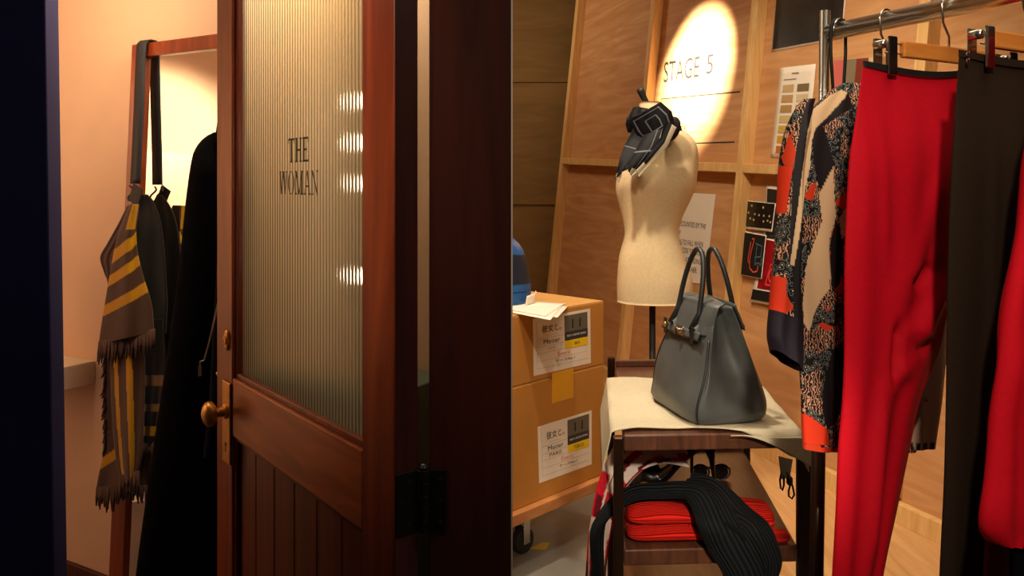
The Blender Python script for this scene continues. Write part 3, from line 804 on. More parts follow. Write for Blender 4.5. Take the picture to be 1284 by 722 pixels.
mb = MB(); mb.lathe((mx-.01,MY,0), UP, [(0.001,.17),(.012,.17),(.02,.15),(.03,.05),(.05,.03)], 32); mb.build('base', M['black'], man, smooth_=True)
mb = MB(); mb.tube([P(814,134,MY), P(808,124,MY), P(804,115,MY), P(802.5,111,MY)], [.010,.013,.016,.0165], 12); mb.build('neck_knob', M['black'], man, smooth_=True)

# silk neck scarf
scf = thing('silk_scarf', 'black silk scarf with white border lines tied round the mannequin neck', 'scarf', P(812,175,MY-.2))
SK, SWt, SG = rgb(13,13,20), rgb(196,184,160), rgb(120,124,130)
def scarf_piece(poly_l, poly_r, Yf, col, nu=40, nv=60, fold=.008, nf=3):
    def edge(pts, v):
        q = v*(len(pts)-1); i = min(int(q), len(pts)-2); t = q-i
        return lerp(pts[i][0],pts[i+1][0],t), lerp(pts[i][1],pts[i+1][1],t)
    def fn(u, v):
        a, b2 = edge(poly_l, v), edge(poly_r, v)
        return P(lerp(a[0],b2[0],u), lerp(a[1],b2[1],u), Yf(u,v)+fold*math.sin(u*nf*2*PI+v*3))
    return grid('silk_fold', fn, nu, nv, M['silk'], scf, col=col, solid=.003)
def lines(*ls):
    def f(u, v):
        for (kind, a, b2, c, d) in ls:
            if kind == 'u' and abs(u-a) < b2 and c <= v <= d: return SG
            if kind == 'v' and abs(v-a) < b2 and c <= u <= d: return SG
        return SK
    return f
# folded square standing up at the neck
scarf_piece([(789,150),(798,168),(812,182)], [(828,128),(842,140),(846,158)], lambda u, v: MY-.155-.03*math.sin(u*PI),
            lines(('u',.10,.012,.1,.9),('u',.86,.012,.1,.9),('v',.12,.012,.1,.86),('v',.88,.012,.1,.86),('u',.34,.012,.3,.74),('u',.66,.012,.3,.74),('v',.3,.012,.34,.66),('v',.74,.012,.34,.66)), fold=.003)
# neck wrap
def wrapfn(u, v):
    a = u*2*PI; py = lerp(140, 172, v); c, h = lerp(819,822,v), lerp(24,33,v)*(1+.06*math.sin(9*a+v*5))
    cc = P(c, py+6*math.cos(a), MY); r_ = h/F*MY+.018*math.sin(v*PI)
    return Vector((cc.x+r_*math.cos(a), MY-.8*r_*math.sin(a), cc.z))
grid('silk_fold', wrapfn, 48, 10, M['silk'], scf, closed=True, col=lambda u, v: SK, solid=.003)
def roll(u, v):
    a, b2 = u*2*PI, v*PI
    c = P(842,162,MY-.13)
    return c+Vector((.036*math.sin(b2)*math.cos(a), .03*math.sin(b2)*math.sin(a), .052*math.cos(b2)))+Vector((.012*math.cos(b2),0,0))
grid('silk_fold', roll, 24, 14, M['silk'], scf, closed=True, col=lambda u, v: SK if (u*6) % 1 > .12 else rgb(50,40,50))
# left drape to the shoulder
scarf_piece([(794,162),(783,182),(777,200),(772,224)], [(812,176),(812,190),(800,208),(778,216)], lambda u, v: MY-.16-.055*math.sin(v*1.6)+.02*(1-u),
            lines(('v',.35,.012,0,1),('u',.6,.015,.2,.8)), fold=.004, nf=1)
# front triangle with pale border
def tri(u, v):
    if u > .74 or (v > .84 and u > .3): return SWt
    if abs(u-.55) < .012 or abs(v-.42) < .015: return SG
    return SK
scarf_piece([(806,170),(798,186),(789,204),(788,214)], [(840,158),(832,182),(812,204),(792,222)], lambda u, v: MY-.195-.03*math.sin(v*2), tri, fold=.003, nf=1)
def tri2(u, v):
    return SWt if (v > .80 or .62 < u) else SK
scarf_piece([(834,150),(828,172),(812,194),(797,212)], [(848,160),(836,184),(820,200),(801,222)], lambda u, v: MY-.212-.01*math.sin(v*2), tri2, fold=.002, nf=1)
scarf_piece([(776,214),(772,222)], [(780,214),(776,229)], lambda u, v: MY-.20, lambda u, v: SWt, nu=8, nv=8, fold=.001)

# ------------------------------------------------ boxes on a dolly
XB = Vector((.707,.707,0)); XN = Vector((.707,-.707,0))
BO = P(642, 500, 3.0); BO.z = 0
def Bq(a, w, z): return BO+XB*a+XN*w+UP*z
def Bhit(px, py, w=0.0): return hit(px, py, BO+XN*w, XN)
ar = (Bhit(757,420)-BO).dot(XB)              # right end
zd = Bhit(700,628).z                           # dolly top under the lower carton
zm = Bhit(757,456).z; zt = Bhit(757,377).z
a_l = -.30
dol = thing('platform_dolly', 'wooden platform dolly on casters carrying two cardboard cartons', 'dolly', Bq(.2,-.25,0))
zdt = Bhit(757,594).z
bxf = lambda mb, a, w, z: mb.box(BO, XB, XN, UP, a, w, z)
bxf(MB(), (-.38, ar+.02), (-.50,.03), (zdt-.045, zdt-.001)).build('deck', M['dolly'], dol, bevel=.004)
for (a_, w_) in ((-.30,-.14),(.20,-.14),(-.30,-.40),(.20,-.40)):
    cz = zdt-.046
    cs = bxf(MB(), (a_-.03,a_+.03), (w_-.03,w_+.03), (cz-.012,cz)).build('caster', M['steel'], dol)
    mb = MB()
    for sgn in (-1, 1): bxf(mb, (a_-.018,a_+.018), (w_+sgn*.024-.002,w_+sgn*.024+.002), (.045,cz-.012))
    mb.build('fork', M['steel'], cs)
    rw = .052
    MB().lathe(Bq(a_,w_-.018,rw+.001), XN, [(0,rw*.7),(.002,rw*.95),(.006,rw),(.03,rw),(.034,rw*.95),(.036,rw*.7)], 28).build('wheel', M['rubber'], cs)
GB = 'cardboard cartons stacked on the dolly'
def carton(label, z0, z1, lab_px, third, yellow_txt, tape_px=None, open_top=False, last='ケースNo.1'):
    t = thing('cardboard_carton', label, 'box', Bq(.2,-.25,z0), GB)
    body = bxf(MB(), (a_l, ar), (-.42,0), (z0, z1-.004)).build('carton_body', M['card'], t, bevel=.003)
    mb = MB(); bxf(mb, (a_l+.001, ar-.001), (-.209,-.002), (z1-.0038, z1)); bxf(mb, (a_l+.001, ar-.001), (-.418,-.211), (z1-.0038, z1)); mb.build('flap', M['card_top'], t)
    p = [Bhit(x, y, .0008) for x, y in lab_px]
    f = quadmap(*p)
    mb = MB(); put_rect(mb, f, 0,1,0,1,0); lb = mb.build('shipping_label', M['label'], t)
    mb = MB(); put_rect(mb, f, .53,.945,.57,.95,.0006); mb.build('grey_panel', M['grey_ink'], lb)
    mb = MB(); put_rect(mb, f, .53,.945,.50,.655,.0009); mb.build('slate_panel', M['slate_ink'], lb)
    mb = MB(); put_rect(mb, f, .53,.945,.355,.50,.0009); mb.build('yellow_panel', M['yellow_ink'], lb)
    mb = MB()
    mb = MB(); put_text(mb, '彼女と。', f, .15,.47,.72,.86,.0008); mb.build('lettering', M['ink'], lb)
    mb = MB(); put_text(mb, 'Metier', f, .17,.45,.515,.60,.0008); mb.build('lettering', M['ink'], lb)
    mb = MB(); put_text(mb, third, f, *((.24,.36) if third == 'バリ' else (.2,.42)), .40,.465,.0008); mb.build('lettering', M['ink'], lb)
    mb = MB(); put_text(mb, last, f, .37,.70,.15,.205,.0008); mb.build('lettering', M['ink'], lb)
    mb = MB(); put_text(mb, '11', f, .66,.82,.71,.87,.0012); mb.build('lettering', M['ink'], lb)
    mb = MB(); put_text(mb, yellow_txt, f, *((.70,.80) if len(yellow_txt) < 3 else (.65,.84)), .40,.455,.0014); mb.build('lettering', M['ink'], lb)
    mb = MB(); put_text(mb, 'PRET A PORTER FEMME', f, .57,.91,.565,.60,.0014); mb.build('white_lettering', M['white_ink'], lb)
    mb = MB(); put_text(mb, 'Event', f, .41,.63,.26,.335,.0008); mb.build('red_lettering', M['red_ink'], lb)
    mb = MB()
    for y in (.62,.485,.37,.235,.105): put_rect(mb, f, .06,.52 if y > .36 else .94,y-.002,y+.002,.0006)
    put_rect(mb, f, .06,.064,.105,.95,.0006); put_rect(mb, f, .2,.4,.665,.669,.0006)
    mb.build('ruled_line', M['hair_ink'], lb)
    if tape_px:
        p = [Bhit(x, y, .0006) for x, y in tape_px]; mb = MB(); mb.quad(*p); mb.build('tape', M['tape'], t)
    return t
carton('lower cardboard carton with white PARIS label and tape, resting on the dolly', zdt, zm-.0015, [(676,606),(742,582),(742,514),(674,535)], 'PARIS', 'TOKYO',
       [(692,506),(719,498),(719,461),(692,468)])
carton('upper cardboard carton with white Metier label, stacked under loose papers', zm, zt, [(669,471.5),(741,455),(740,386.5),(668,400)], 'バリ', '東京')
# papers
for i, (corn, dz, lab) in enumerate((
        ([(628,386),(699,398),(712,384),(640,376)], .0015, 'white paper sheet lying lowest on the upper carton edge'),
        ([(620,388),(690,401),(706,383),(634,376)], .0045, 'white paper sheet in the middle of the loose stack on the carton'),
        ([(618,384),(684,396),(709,380),(640,376)], .0075, 'topmost white paper sheet of the loose stack on the carton'))):
    z = zt+dz
    def on(px, py, z=z):
        d = ray(px, py); return EYEV+d*((z-EYE)/d.z)
    p = [on(x, y) for x, y in corn]
    f = quadmap(*p)
    o = grid('paper_sheet', lambda u, v, f=f, i=i: f(u, v)+UP*(.0006*math.sin(u*3+i)+ (-.010*max(0,(.16-v)/.16)**2 if 0 else 0)), 12, 8, M['paper'], solid=.0006)
    tag(o, lab, 'paper', 'loose papers on the upper carton')
# blue bundle
bc = P(628, 378, 3.30); bc.z = zt+.001
bl = thing('blue_bundle', 'blue and navy striped soft bag standing on the upper carton', 'bag', bc)
def bfn(u, v):
    a = u*2*PI; h = v
    rad = sinterp([(0,.108),(.06,.120),(.2,.124),(.45,.116),(.65,.104),(.8,.086),(.9,.063),(.96,.038),(1,.004)], h)[0]
    return bc+Vector((rad*math.cos(a)*(1+.05*math.sin(3*a)), rad*math.sin(a)*.9, .285*h+.004*math.sin(5*a)*h))
BLU, NAV = rgb(28,84,146), rgb(28,32,50)
grid('bag_body', bfn, 40, 60, M['blue_stripe'], bl, closed=True, col=lambda u, v: NAV if (.30 < v < .72 or .19 < v < .215) else BLU)
def cuff(u, v):
    a = u*.9-.75
    return bc+Vector(((.135+.012*v)*math.cos(a), (.135+.012*v)*math.sin(a), .001+.05*v*(.6+.4*math.cos(a))))
grid('paper_collar', cuff, 20, 4, M['paper'], bl, solid=.002)
# floor tape
ty = Vector(P(664,690,3.27)); 
def onfl(px, py, z=.001):
    d = ray(px, py); return EYEV+d*((z-EYE)/d.z)
mb = MB(); mb.quad(onfl(663,688), onfl(684,689), onfl(690,680), onfl(680,680)); o = mb.build('floor_tape', M['yellow_tape'])
mb2 = MB()
tag(o, 'small yellow tape mark on the grey floor by the dolly', 'tape')

# ------------------------------------------------ trolley
TO = Vector((.262,1.95,0)); TX = Vector((.998,.05,0)).normalized(); TY = Vector((.1,.995,0)).normalized()
def T(a, b2, z): return TO+TX*a+TY*b2+UP*z
def tbox(mb, a, b2, z): return mb.box(TO, TX, TY, UP, a, b2, z)
TZ, LZ, DEP, WID = .885, .604, .74, .445
tr_ = thing('serving_trolley', 'dark walnut two-tier trolley with bronze legs under the handbag', 'trolley', T(.22,.37,0))
def tray(z, name):
    mb = MB(); tbox(mb, (.012,WID), (0,DEP), (z-.040,z)); o = mb.build(name, M['walnut'], tr_, bevel=.004)
    mb = MB()
    tbox(mb, (.012,WID), (DEP-.018,DEP), (z+.0005,z+.022))
    mb.build('tray_lip', M['walnut'], o, bevel=.003)
tray(TZ, 'top_tray'); tray(LZ, 'lower_tray')
mb = MB(); tbox(mb, (.012,WID), (0.01,DEP-.02), (.22,.245)); mb.build('bottom_tray', M['walnut'], tr_, bevel=.003)
for (a_, b_) in ((-.002,-.012),(WID+.022,.018),(-.002,DEP+.002),(WID+.016,DEP+.002)):
    wd = .0125 if not (a_ > .3 and b_ < .1) else .020
    l = tbox(MB(), (a_-wd,a_+wd), (b_-.0115,b_+.0115), (.07,TZ-.034 if (b_ < .1 and a_ > .3) else TZ+.002 if b_ < .1 else TZ+.03)).build('leg', M['bronze'], tr_, bevel=.004)
    c_ = T(a_, b_, .028)
    MB().lathe(c_-TX*.01, TX, [(0,.020),(.002,.026),(.018,.026),(.02,.020)], 20).build('caster_wheel', M['rubber'], l)

# cream cloth
cloth = thing('table_cloth', 'cream cloth draped over the trolley top under the handbag', 'cloth', T(.22,.35,TZ))
def clfn(u, v):
    # u across the trolley (left overhang .. right overhang), v from the front edge to the back
    a = lerp(-.10, WID+.032, u); b_ = lerp(0,1,v)
    fr = interp([(0,.006),(.12,.006),(.25,.03),(.5,.028),(.62,.012),(.75,-.012),(.9,-.030),(1,-.036)], u)[0]
    bk = interp([(0,.52),(.3,.56),(.6,.50),(1,.42)], u)[0]
    bb = lerp(fr, bk, v)
    z = TZ+.008+.0018*math.sin(a*30+bb*14)+.0012*math.sin(bb*40)
    aa = a
    if a < -.016:
        d = -.016-a; aa = -.016-d*.28-.004; z -= d*1.15+.004*math.sin(bb*30)
    if a > WID+.004:
        d = a-WID-.004; aa = WID+.004+d*.6; z -= d*.9
    if bb < -.004:
        d = -.004-bb; k_ = smooth((u-.55)/.4)
        z -= d*2.2*k_
        bb = -.009 - d*.75
    return T(aa, bb, z)
grid('cloth_sheet', clfn, 70, 50, M['cloth'], cloth, solid=.003)
# hanging corner at the front right
def corner(u, v):
    a = lerp(.27, WID+.034, u)
    top = T(a, -.030, TZ+.004-.006*u-.0*u)
    drop = .075*smooth(u)*u
    p = top+Vector((0,-.006,0))*1.0
    return p - UP*(drop*v) + Vector((0,-.012*v*u+.004*math.sin(u*9),0))
grid('cloth_corner', corner, 30, 14, M['cloth'], cloth, solid=.003)

# ------------------------------------------------ handbag
Bc0 = Vector((.386,2.225,0)); Bc1 = Vector((.450,1.975,0))
BE = (Bc1-Bc0).normalized(); BNf = Vector((BE.y, -BE.x, 0)).normalized()
if BNf.x > 0: BNf = -BNf
BW = .30; BDp = .215
BCn = (Bc0+Bc1)/2 - BNf*(BDp/2) ; BCn = BCn - BE*.012; BZ = TZ+.0135
bag = thing('leather_handbag', 'slate grey leather handbag with two handles and turn-lock standing on the cloth', 'handbag', BCn+UP*BZ)
def bag_pt(x, y, z): return BCn+BE*x+BNf*y+UP*(BZ+z)      # x along the front, y towards the front face
HB = .285
prof = [(0,.142,.100,.6),(.012,.150,.110,.6),(.05,.152,.108,.55),(.11,.149,.092,.5),(.17,.134,.074,.45),(.225,.119,.053,.42),(.265,.110,.037,.4),(HB,.105,.027,.4)]
def bagring(h, n=72):
    w, d, e_ = sinterp(prof, h)
    out = []
    for k in range(n):
        out.append(bag_surf(h, 2*PI*k/n))
    return out
def bag_surf(h, a, push=0.0):
        w, d, e_ = sinterp(prof, h); w += push; d += push
        ca, sa = math.cos(a), math.sin(a)
        x = w*math.copysign(abs(ca)**(.32), ca); y = d*math.copysign(abs(sa)**(.42), sa)
        # gusset folds inwards, front belly
        g_ = max(0, 1-abs(y)/(d*.75)); x -= math.copysign(1, x)*(.022+.034*smooth(h/.2))*g_*smooth(h/.10)*(abs(ca) > .5)
        y += math.copysign(1, sa)*(.006*math.sin(x*18+1)+.005*math.sin(h*22+x*9))*(abs(sa) > .5)*smooth(h/.05)*(1-smooth((h-.2)/.06))
        return bag_pt(x, y, h)
mb = MB(); mb.loft([bagring(HB*i/36) for i in range(37)]); mb.build('bag_body', M['leather'], bag, smooth_=True)
# top flap on the front, wrapping over the top, with cut-outs for the handles
def flapf(u, v):
    x = lerp(-.109,.109,u)
    h = lerp(HB+.008, .195, v) + .007*math.sin(u*PI)*(1-v)
    ed = .012*(abs(2*u-1)**8)
    w, d, e_ = sinterp(prof, min(h-.0,HB))
    lo = .0
    if v > .6:
        q = (v-.6)/.4
        for cx_ in (-.062, .062):
            if abs(x-cx_) < .013: h += .030*q
        if abs(x) > .09: h += .018*q
    yy = d*(1-.5*abs(x/.109)**6)+.0055+.002*math.sin(v*PI)
    if v < .1: yy = lerp(.0, yy, smooth(v/.1)*.9+.1)
    return bag_pt(x*(1-.02*v), yy, h)
grid('front_flap', flapf, 60, 30, M['leather'], bag, solid=.004)
def backf(u, v):
    x = lerp(-.107,.107,u); h = lerp(HB+.006+.006*math.sin(u*PI), HB-.06, v); w, d, e_ = sinterp(prof, min(h,HB))
    return bag_pt(x, -(d+.003), h)
grid('back_panel', backf, 20, 10, M['leather'], bag, solid=.003)
# closing belt and hardware
def beltf(u, v):
    x = lerp(-.112,.098,u); h = .212-.012*math.cos(u*PI*1.0)*0+.011*(v-.5)*2
    w, d, e_ = sinterp(prof, h); return bag_pt(x, d+.0145, h-.002*math.sin(u*PI))
grid('belt', beltf, 40, 3, M['leather'], bag, solid=.003)
w, d, e_ = sinterp(prof, .212)
for (x0, x1) in ((-.098,-.078),(.056,.076)):
    MB().box(BCn, BE, BNf, UP, (x0,x1), (d+.016,d+.0185), (BZ+.188,BZ+.232)).build('belt_tab', M['leather_d'], bag, bevel=.002)
mb = MB(); mb.box(BCn, BE, BNf, UP, (-.022,.022), (d+.0152,d+.019), (BZ+.199,BZ+.225)); tp_ = mb.build('turn_lock_plate', M['steel'], bag, bevel=.002)
mb = MB(); mb.lathe(bag_pt(0,d+.019,.212), BNf, [(0,.006),(.006,.006),(.0065,.009),(.010,.009),(.011,.004)], 16)
mb.box(BCn, BE, BNf, UP, (-.003,.003), (d+.029,d+.033), (BZ+.202,BZ+.222)); mb.build('turn_knob', M['steel'], tp_)
mb = MB()
for cx_ in (-.085,): mb.lathe(bag_pt(cx_,d+.019,.214), BNf, [(0,.007),(.002,.0075),(.004,.005),(.005,.001)], 16)
mb.build('stud', M['brass'], bag, smooth_=True)
# piping along the front edges
for sx in (-1, 1):
    mb = MB(); pts = []
    for i in range(22):
        h = .004+.20*i/21; pts.append(bag_surf(h, PI/2-sx*.80, .0012))
    mb.tube(pts, .0032, 7); mb.build('piping', M['leather_d'], bag, smooth_=True)
mb = MB()
for sx in (-.094,):
    pts = []
    for i in range(22):
        h = .02+.17*i/21; pts.append(bag_surf(h, PI/2+1.28, .0008))
    mb.tube(pts, .0018, 6)
mb.build('seam', M['leather_d'], bag, smooth_=True)
# handles
def handle(side):
    mb = MB(); pts = []; rs = []
    hx = .060
    for i in range(41):
        t = i/40; a = PI*t
        x = -hx*math.cos(a)*(1-.12*math.sin(a)) ; up_ = math.sin(a)**.62
        h = .222+.205*up_
        w, d, e_ = sinterp(prof, min(h,HB))
        y = (d+.0205) if h < HB else lerp(.0465, .022, min(1,(h-HB)/.13))
        if h < HB: y = lerp(d+.0205, .0465, smooth((h-.222)/(HB-.222)))
        pts.append(bag_pt(x, side*y, h)); rs.append(.0068 if 1 < i < 39 else .0075)
    mb.tube(pts, rs, 12); return mb.build('handle', M['leather_d'], bag, smooth_=True)
handle(1); handle(-1)

# ------------------------------------------------ things on the lower tray
def LTp(px, py, z=LZ): 
    d = ray(px, py); return EYEV+d*((z-EYE)/d.z)
# red rib jumper, folded
red = thing('red_ribbed_jumper', 'folded bright red ribbed knit jumper at the front of the lower tray', 'jumper', T(.2,.08,LZ))
def slab(name, o, L, Dp, Hh, zoff, mat, parent, wob=0.006, nseg=60, twist=0, lay=0):
    def fn(u, v):
        a = u*2*PI; ca, sa = math.cos(a), math.sin(a)
        x = lerp(0, L, v); en = (1-abs(2*v-1)**8)**.5
        yy = Dp/2*math.copysign(abs(ca)**.5, ca)*(.55+.45*en); zz = Hh/2*math.copysign(abs(sa)**.6, sa)*max(en,.08)
        zz += wob*math.sin(x*22+yy*18+twist)*(sa > 0)+.0022*math.sin(u*34*2*PI)*0
        if lay and abs(ca) > .5: zz *= 1-.3*abs(math.sin(zz*lay))
        q = o+TX*(x+.02*twist*yy)+TY*(Dp/2+yy)+UP*(zoff+Hh/2+zz)
        return q
    return grid(name, fn, 80, nseg, mat, parent, closed=True)
rt = T(.018,.018,LZ)
slab('lower_fold', rt, .26, .17, .044, .002, M['red_rib'], red, .003)
slab('upper_fold', rt+TY*.004+TX*.001, .25, .16, .046, .042, M['red_rib'], red, .007, twist=.8)
slab('sleeve', T(.255,.05,LZ), .150, .12, .062, .002, M['red_rib'], red, .004, twist=.4)
slab('cuff', T(.325,.005,LZ), .105, .045, .022, .002, M['red_rib'], red, .002, twist=-1.0)
# black rib scarf thrown over it
blk = thing('black_ribbed_scarf', 'black ribbed knit scarf thrown across the red jumper on the lower tray', 'scarf', T(.2,.05,LZ+.09))
def ribbon(name, pts, mat, parent, th=.010, nu=16, seg=14, rib=0):
    """pts: (centre Vector, half width vector)"""
    n = len(pts)
    def at(v):
        tab = [(i/(n-1),)+tuple(p[0])+tuple(p[1]) for i, p in enumerate(pts)]
        q = sinterp(tab, v); return Vector(q[:3]), Vector(q[3:])
    def fn(u, v):
        c, w = at(v); c2, _ = at(min(1, v+.01)); c1, _ = at(max(0, v-.01))
        t = (c2-c1).normalized(); nn = w.normalized().cross(t).normalized()
        a = u*2*PI; x = math.cos(a); y = math.sin(a)
        return c+w*math.copysign(abs(x)**.8, x)+nn*(th*math.copysign(abs(y)**.7, y)+.004*math.sin(x*7+v*9))
    return grid(name, fn, nu*3, seg*(n-1), mat, parent, closed=True)
zt_ = LZ+.108
ribbon('scarf_length', [(T(-.050,.045,LZ-.15),TY*.040+TX*.006), (T(-.052,.045,LZ-.05),TY*.042+TX*.006), (T(-.046,.06,LZ+.045),TX*.012+TY*.045), (T(.03,.072,zt_+.0),TY*.040), (T(.11,.072,zt_+.006),TY*.044), (T(.17,.062,zt_+.008),TY*.046+TX*.02), (T(.215,.028,zt_+.006),TY*.035+TX*.045), (T(.245,-.024,LZ+.066),TX*.055+TY*.02), (T(.275,-.036,LZ+.02),TX*.062+UP*.006), (T(.31,-.040,LZ-.045),TX*.060), (T(.325,-.038,LZ-.12),TX*.056)], M['black_rib'], blk, th=.011)
ribbon('scarf_length', [(T(.185,.115,zt_+.012),TY*.05+TX*.02), (T(.235,.075,zt_+.010),TY*.05+TX*.035), (T(.285,.02,LZ+.070),TX*.05+TY*.035), (T(.33,-.026,LZ+.05),TX*.045+TY*.012), (T(.365,-.036,LZ-.02),TX*.034+TY*.004), (T(.355,-.036,LZ-.075),TX*.026)], M['black_rib'], blk, th=.010)
# red and white scarf hanging over the left side
ps = thing('patterned_scarf', 'red white and maroon geometric scarf spilling over the left of the lower tray', 'scarf', T(.02,.3,LZ))
RW, RR, RM = rgb(232,214,204), rgb(206,16,44), rgb(96,10,26)
def geo(u, v):
    a = (u*5+v*2.0) % 1; b_ = (v*5-u*1.2) % 1
    k_ = (int(u*5+v*2)+int(v*5-u*1.2)) % 3
    if a < .42: return (RW, RR, RW)[k_]
    if b_ < .5: return (RR, RW, RM)[k_]
    return (RM, RR, RW)[k_]
psp = [(T(.20,.30,LZ+.150),Vector((0,.05,.04))), (T(.13,.30,LZ+.158),Vector((0,.06,.04))), (T(.06,.28,LZ+.145),Vector((0,.06,.045))), (T(.0,.24,LZ+.105),Vector((.0,.075,.045))), (T(-.038,.20,LZ+.03),Vector((-.008,.085,.03))), (T(-.058,.19,LZ-.07),Vector((-.012,.085,.01))), (T(-.066,.20,LZ-.20),Vector((-.012,.075,-.01)))]
n = len(psp); tab = [(i/(n-1),)+tuple(p[0])+tuple(p[1]) for i, p in enumerate(psp)]
def psf(u, v):
    q = sinterp(tab, v); c, w = Vector(q[:3]), Vector(q[3:])
    return c+w*(2*u-1)+Vector((-.006,0,.01))*math.sin(u*14+v*5)
grid('scarf_sheet', psf, 70, 120, M['silk'], ps, col=geo, solid=.003)
# black heeled shoes
def pump(name, label, heel, ang, group):
    c, s = math.cos(ang), math.sin(ang)
    root = thing(name, label, 'shoe', heel, group)
    def Q(x, y, z):
        x *= 1.18; y *= 1.1; z *= 1.14
        return heel+Vector((c*x-s*y, s*x+c*y, z))     # x runs from heel to toe
    L = .205
    st = [(0,.019,.122,.055),(.06,.025,.120,.052),(.2,.024,.108,.046),(.38,.026,.075,.036),(.55,.033,.034,.026),(.7,.039,.008,.030),(.82,.037,.003,.034),(.93,.024,.003,.027),(1,.006,.004,.012)]
    def fn(u, v):
        w, z, r_ = sinterp(st, v); a = lerp(-.2*PI, 1.2*PI, u) if v > .66 else lerp(-.02*PI, 1.02*PI, u)
        x = L*v+(-.012*math.sin(PI*u)*0)
        yy = w*math.cos(a); zz = z+r_-r_*math.sin(a)
        if v < .12: x += .012*(1-v/.12)*0
        return Q(x, yy, zz)
    grid('upper', fn, 24, 40, M['black_gloss'], root, solid=.002)
    mb = MB(); mb.loft([[Q(0+dx,0,zz)+Vector((rr*math.cos(2*PI*k/10), rr*math.sin(2*PI*k/10),0)) for k in range(10)] for zz, rr, dx in ((.001,.0045,.004),(.05,.0055,.004),(.09,.009,.008),(.119,.017,.014))])
    mb.build('heel', M['black_gloss'], root, smooth_=True)
    # back counter closing the heel
    mb = MB(); mb.loft([[Q(.004-.003*zz*10,.021*math.cos(aa),.118+zz)+Vector((-(c)*.010*math.sin(aa),-(s)*.010*math.sin(aa),0)) for aa in [PI*k/10 for k in range(11)]] for zz in (0,.02,.04,.058)], closed=False)
    mb.build('counter', M['black_gloss'], root, smooth_=True, solid=.002)
    return root
h1 = LTp(897, 622); h2 = LTp(871, 600)
pump('high_heel_shoe', 'black stiletto pump nearer the front of the lower tray', h1+UP*.001, PI*.93, 'black stiletto pumps on the lower tray')
pump('high_heel_shoe', 'black stiletto pump at the back behind the other pump', h2+UP*.001+Vector((.005,.04,0)), PI*.95, 'black stiletto pumps on the lower tray')
# tan belt coil
bt = thing('leather_belt', 'coiled tan leather belt with metal buckle behind the red jumper', 'belt', LTp(812,617))
bo = T(.095,.235,LZ+.008)
mb = MB(); pts = []
v_, f_ = [], []
for i in range(90):
    a = i*.16; r_ = .022+.0016*i*.35
    for z in (0, .032): v_.append(bo+Vector((r_*math.cos(a)*1.1, r_*math.sin(a)*.75, z+.004*math.sin(a*2))))
for i in range(89): f_.append((2*i,2*i+2,2*i+3,2*i+1))
mesh('band', v_, f_, M['brown_leather'], bt, solid=.003)
mb = MB(); q = v_[-2]
mb.tube([q+Vector((0,-.006,.028))+Vector((.022*math.cos(a), 0, .022*math.sin(a))) for a in [2*PI*k/20 for k in range(21)]], .003, 8, cap=False); mb.build('buckle', M['brass'], bt, smooth_=True)
# sunglasses
sg = thing('sunglasses', 'folded black sunglasses on the lower tray behind the pumps', 'sunglasses', T(.285,.48,LZ))
for sx in (-.032,.032):
    mb = MB(); n_ = 20; c_ = T(.295+sx,.45,LZ+.024)
    mb.tube([c_+Vector((.026*math.cos(2*PI*k/n_), .003*math.sin(2*PI*k/n_), .021*math.sin(2*PI*k/n_))) for k in range(n_+1)], .0028, 7, cap=False)
    rm = mb.build('rim', M['black_gloss'], sg, smooth_=True)
    MB().lathe(c_, (0,-1,0), [(-.001,.001),(-.0008,.021),(.0008,.021),(.001,.001)], 20).build('lens', M['black_gloss'], rm)
    mb = MB(); mb.tube([c_+Vector((.028*(1 if sx > 0 else -1),.003,.008)), c_+Vector((.02*(1 if sx > 0 else -1),.02,.006)), c_+Vector((-.06*(1 if sx > 0 else -1),.026+.01*(sx > 0),.0))], .0025, 6); mb.build('temple', M['black_gloss'], sg, smooth_=True)
# hanging tag on a cord
tgx = thing('cord_tag', 'small grey tag with looped black cord hanging from the cloth edge', 'tag', P(988,590,2.18))
tc_ = P(985, 585, 2.24)
mb = MB(); mb.hexa([tc_+Vector(q) for q in ((-.012,-.001,-.035),(.012,-.001,-.03),(.012,.001,-.03),(-.012,.001,-.035),(-.02,-.001,.03),(.02,-.001,.02),(.02,.001,.02),(-.02,.001,.03))]); mb.build('tag_card', plain('tag_grey', rgb(140,128,110), .6), tgx)
mb = MB()
mb.tube([P(978+x, y, 2.22) for x, y in ((2,592),(0,602),(1,612),(3,615),(5,608),(5,596))], .0028, 7)
mb.tube([P(x, y, 2.22) for x, y in ((986,592),(990,598),(992,604),(989,615),(989,622),(993,625),(996,620),(994,610),(991,603))], .0028, 7)
mb.lathe(P(990,602,2.22), UP, [(-.014,.004),(-.008,.009),(.006,.009),(.012,.004)], 10); mb.build('cord', M['black'], tgx, smooth_=True)

# ------------------------------------------------ clothes rail
R0 = Vector((.709,1.75,0)); RD = Vector((.47,-.88,0)).normalized(); GD = Vector((.88,.47,0)).normalized(); GN = Vector((.47,-.88,0)).normalized()
RZ = P(1040,39,1.75).z
rail = thing('clothes_rail', 'chrome clothes rail holding the hanging garments', 'clothes rail', R0)
pts_r = [R0+RD*-.02+UP*RZ, R0+RD*.95+UP*RZ]
MB().tube(pts_r, .0185, 28).build('rail', M['chrome'], rail, smooth_=True)
pp = P(1034.5, 40, 1.765); pp.z = 0
mb = MB(); pf_ = P(1019,40,1.765); pf_.z = 0
mb.tube([pf_+UP*.06, pp+UP*(RZ+.048)], .0115, 20); mb.build('upright', M['chrome'], rail, smooth_=True)
uq = lambda z: pf_.lerp(pp, (z-.06)/(RZ+.048-.06))+UP*z
mb = MB(); mb.tube([uq(.075), uq(.98)], .0150, 20); mb.build('upright_dark_reflection', M['bronze'], rail, smooth_=True)  # dark tube added in place of dark reflections in the lower chrome
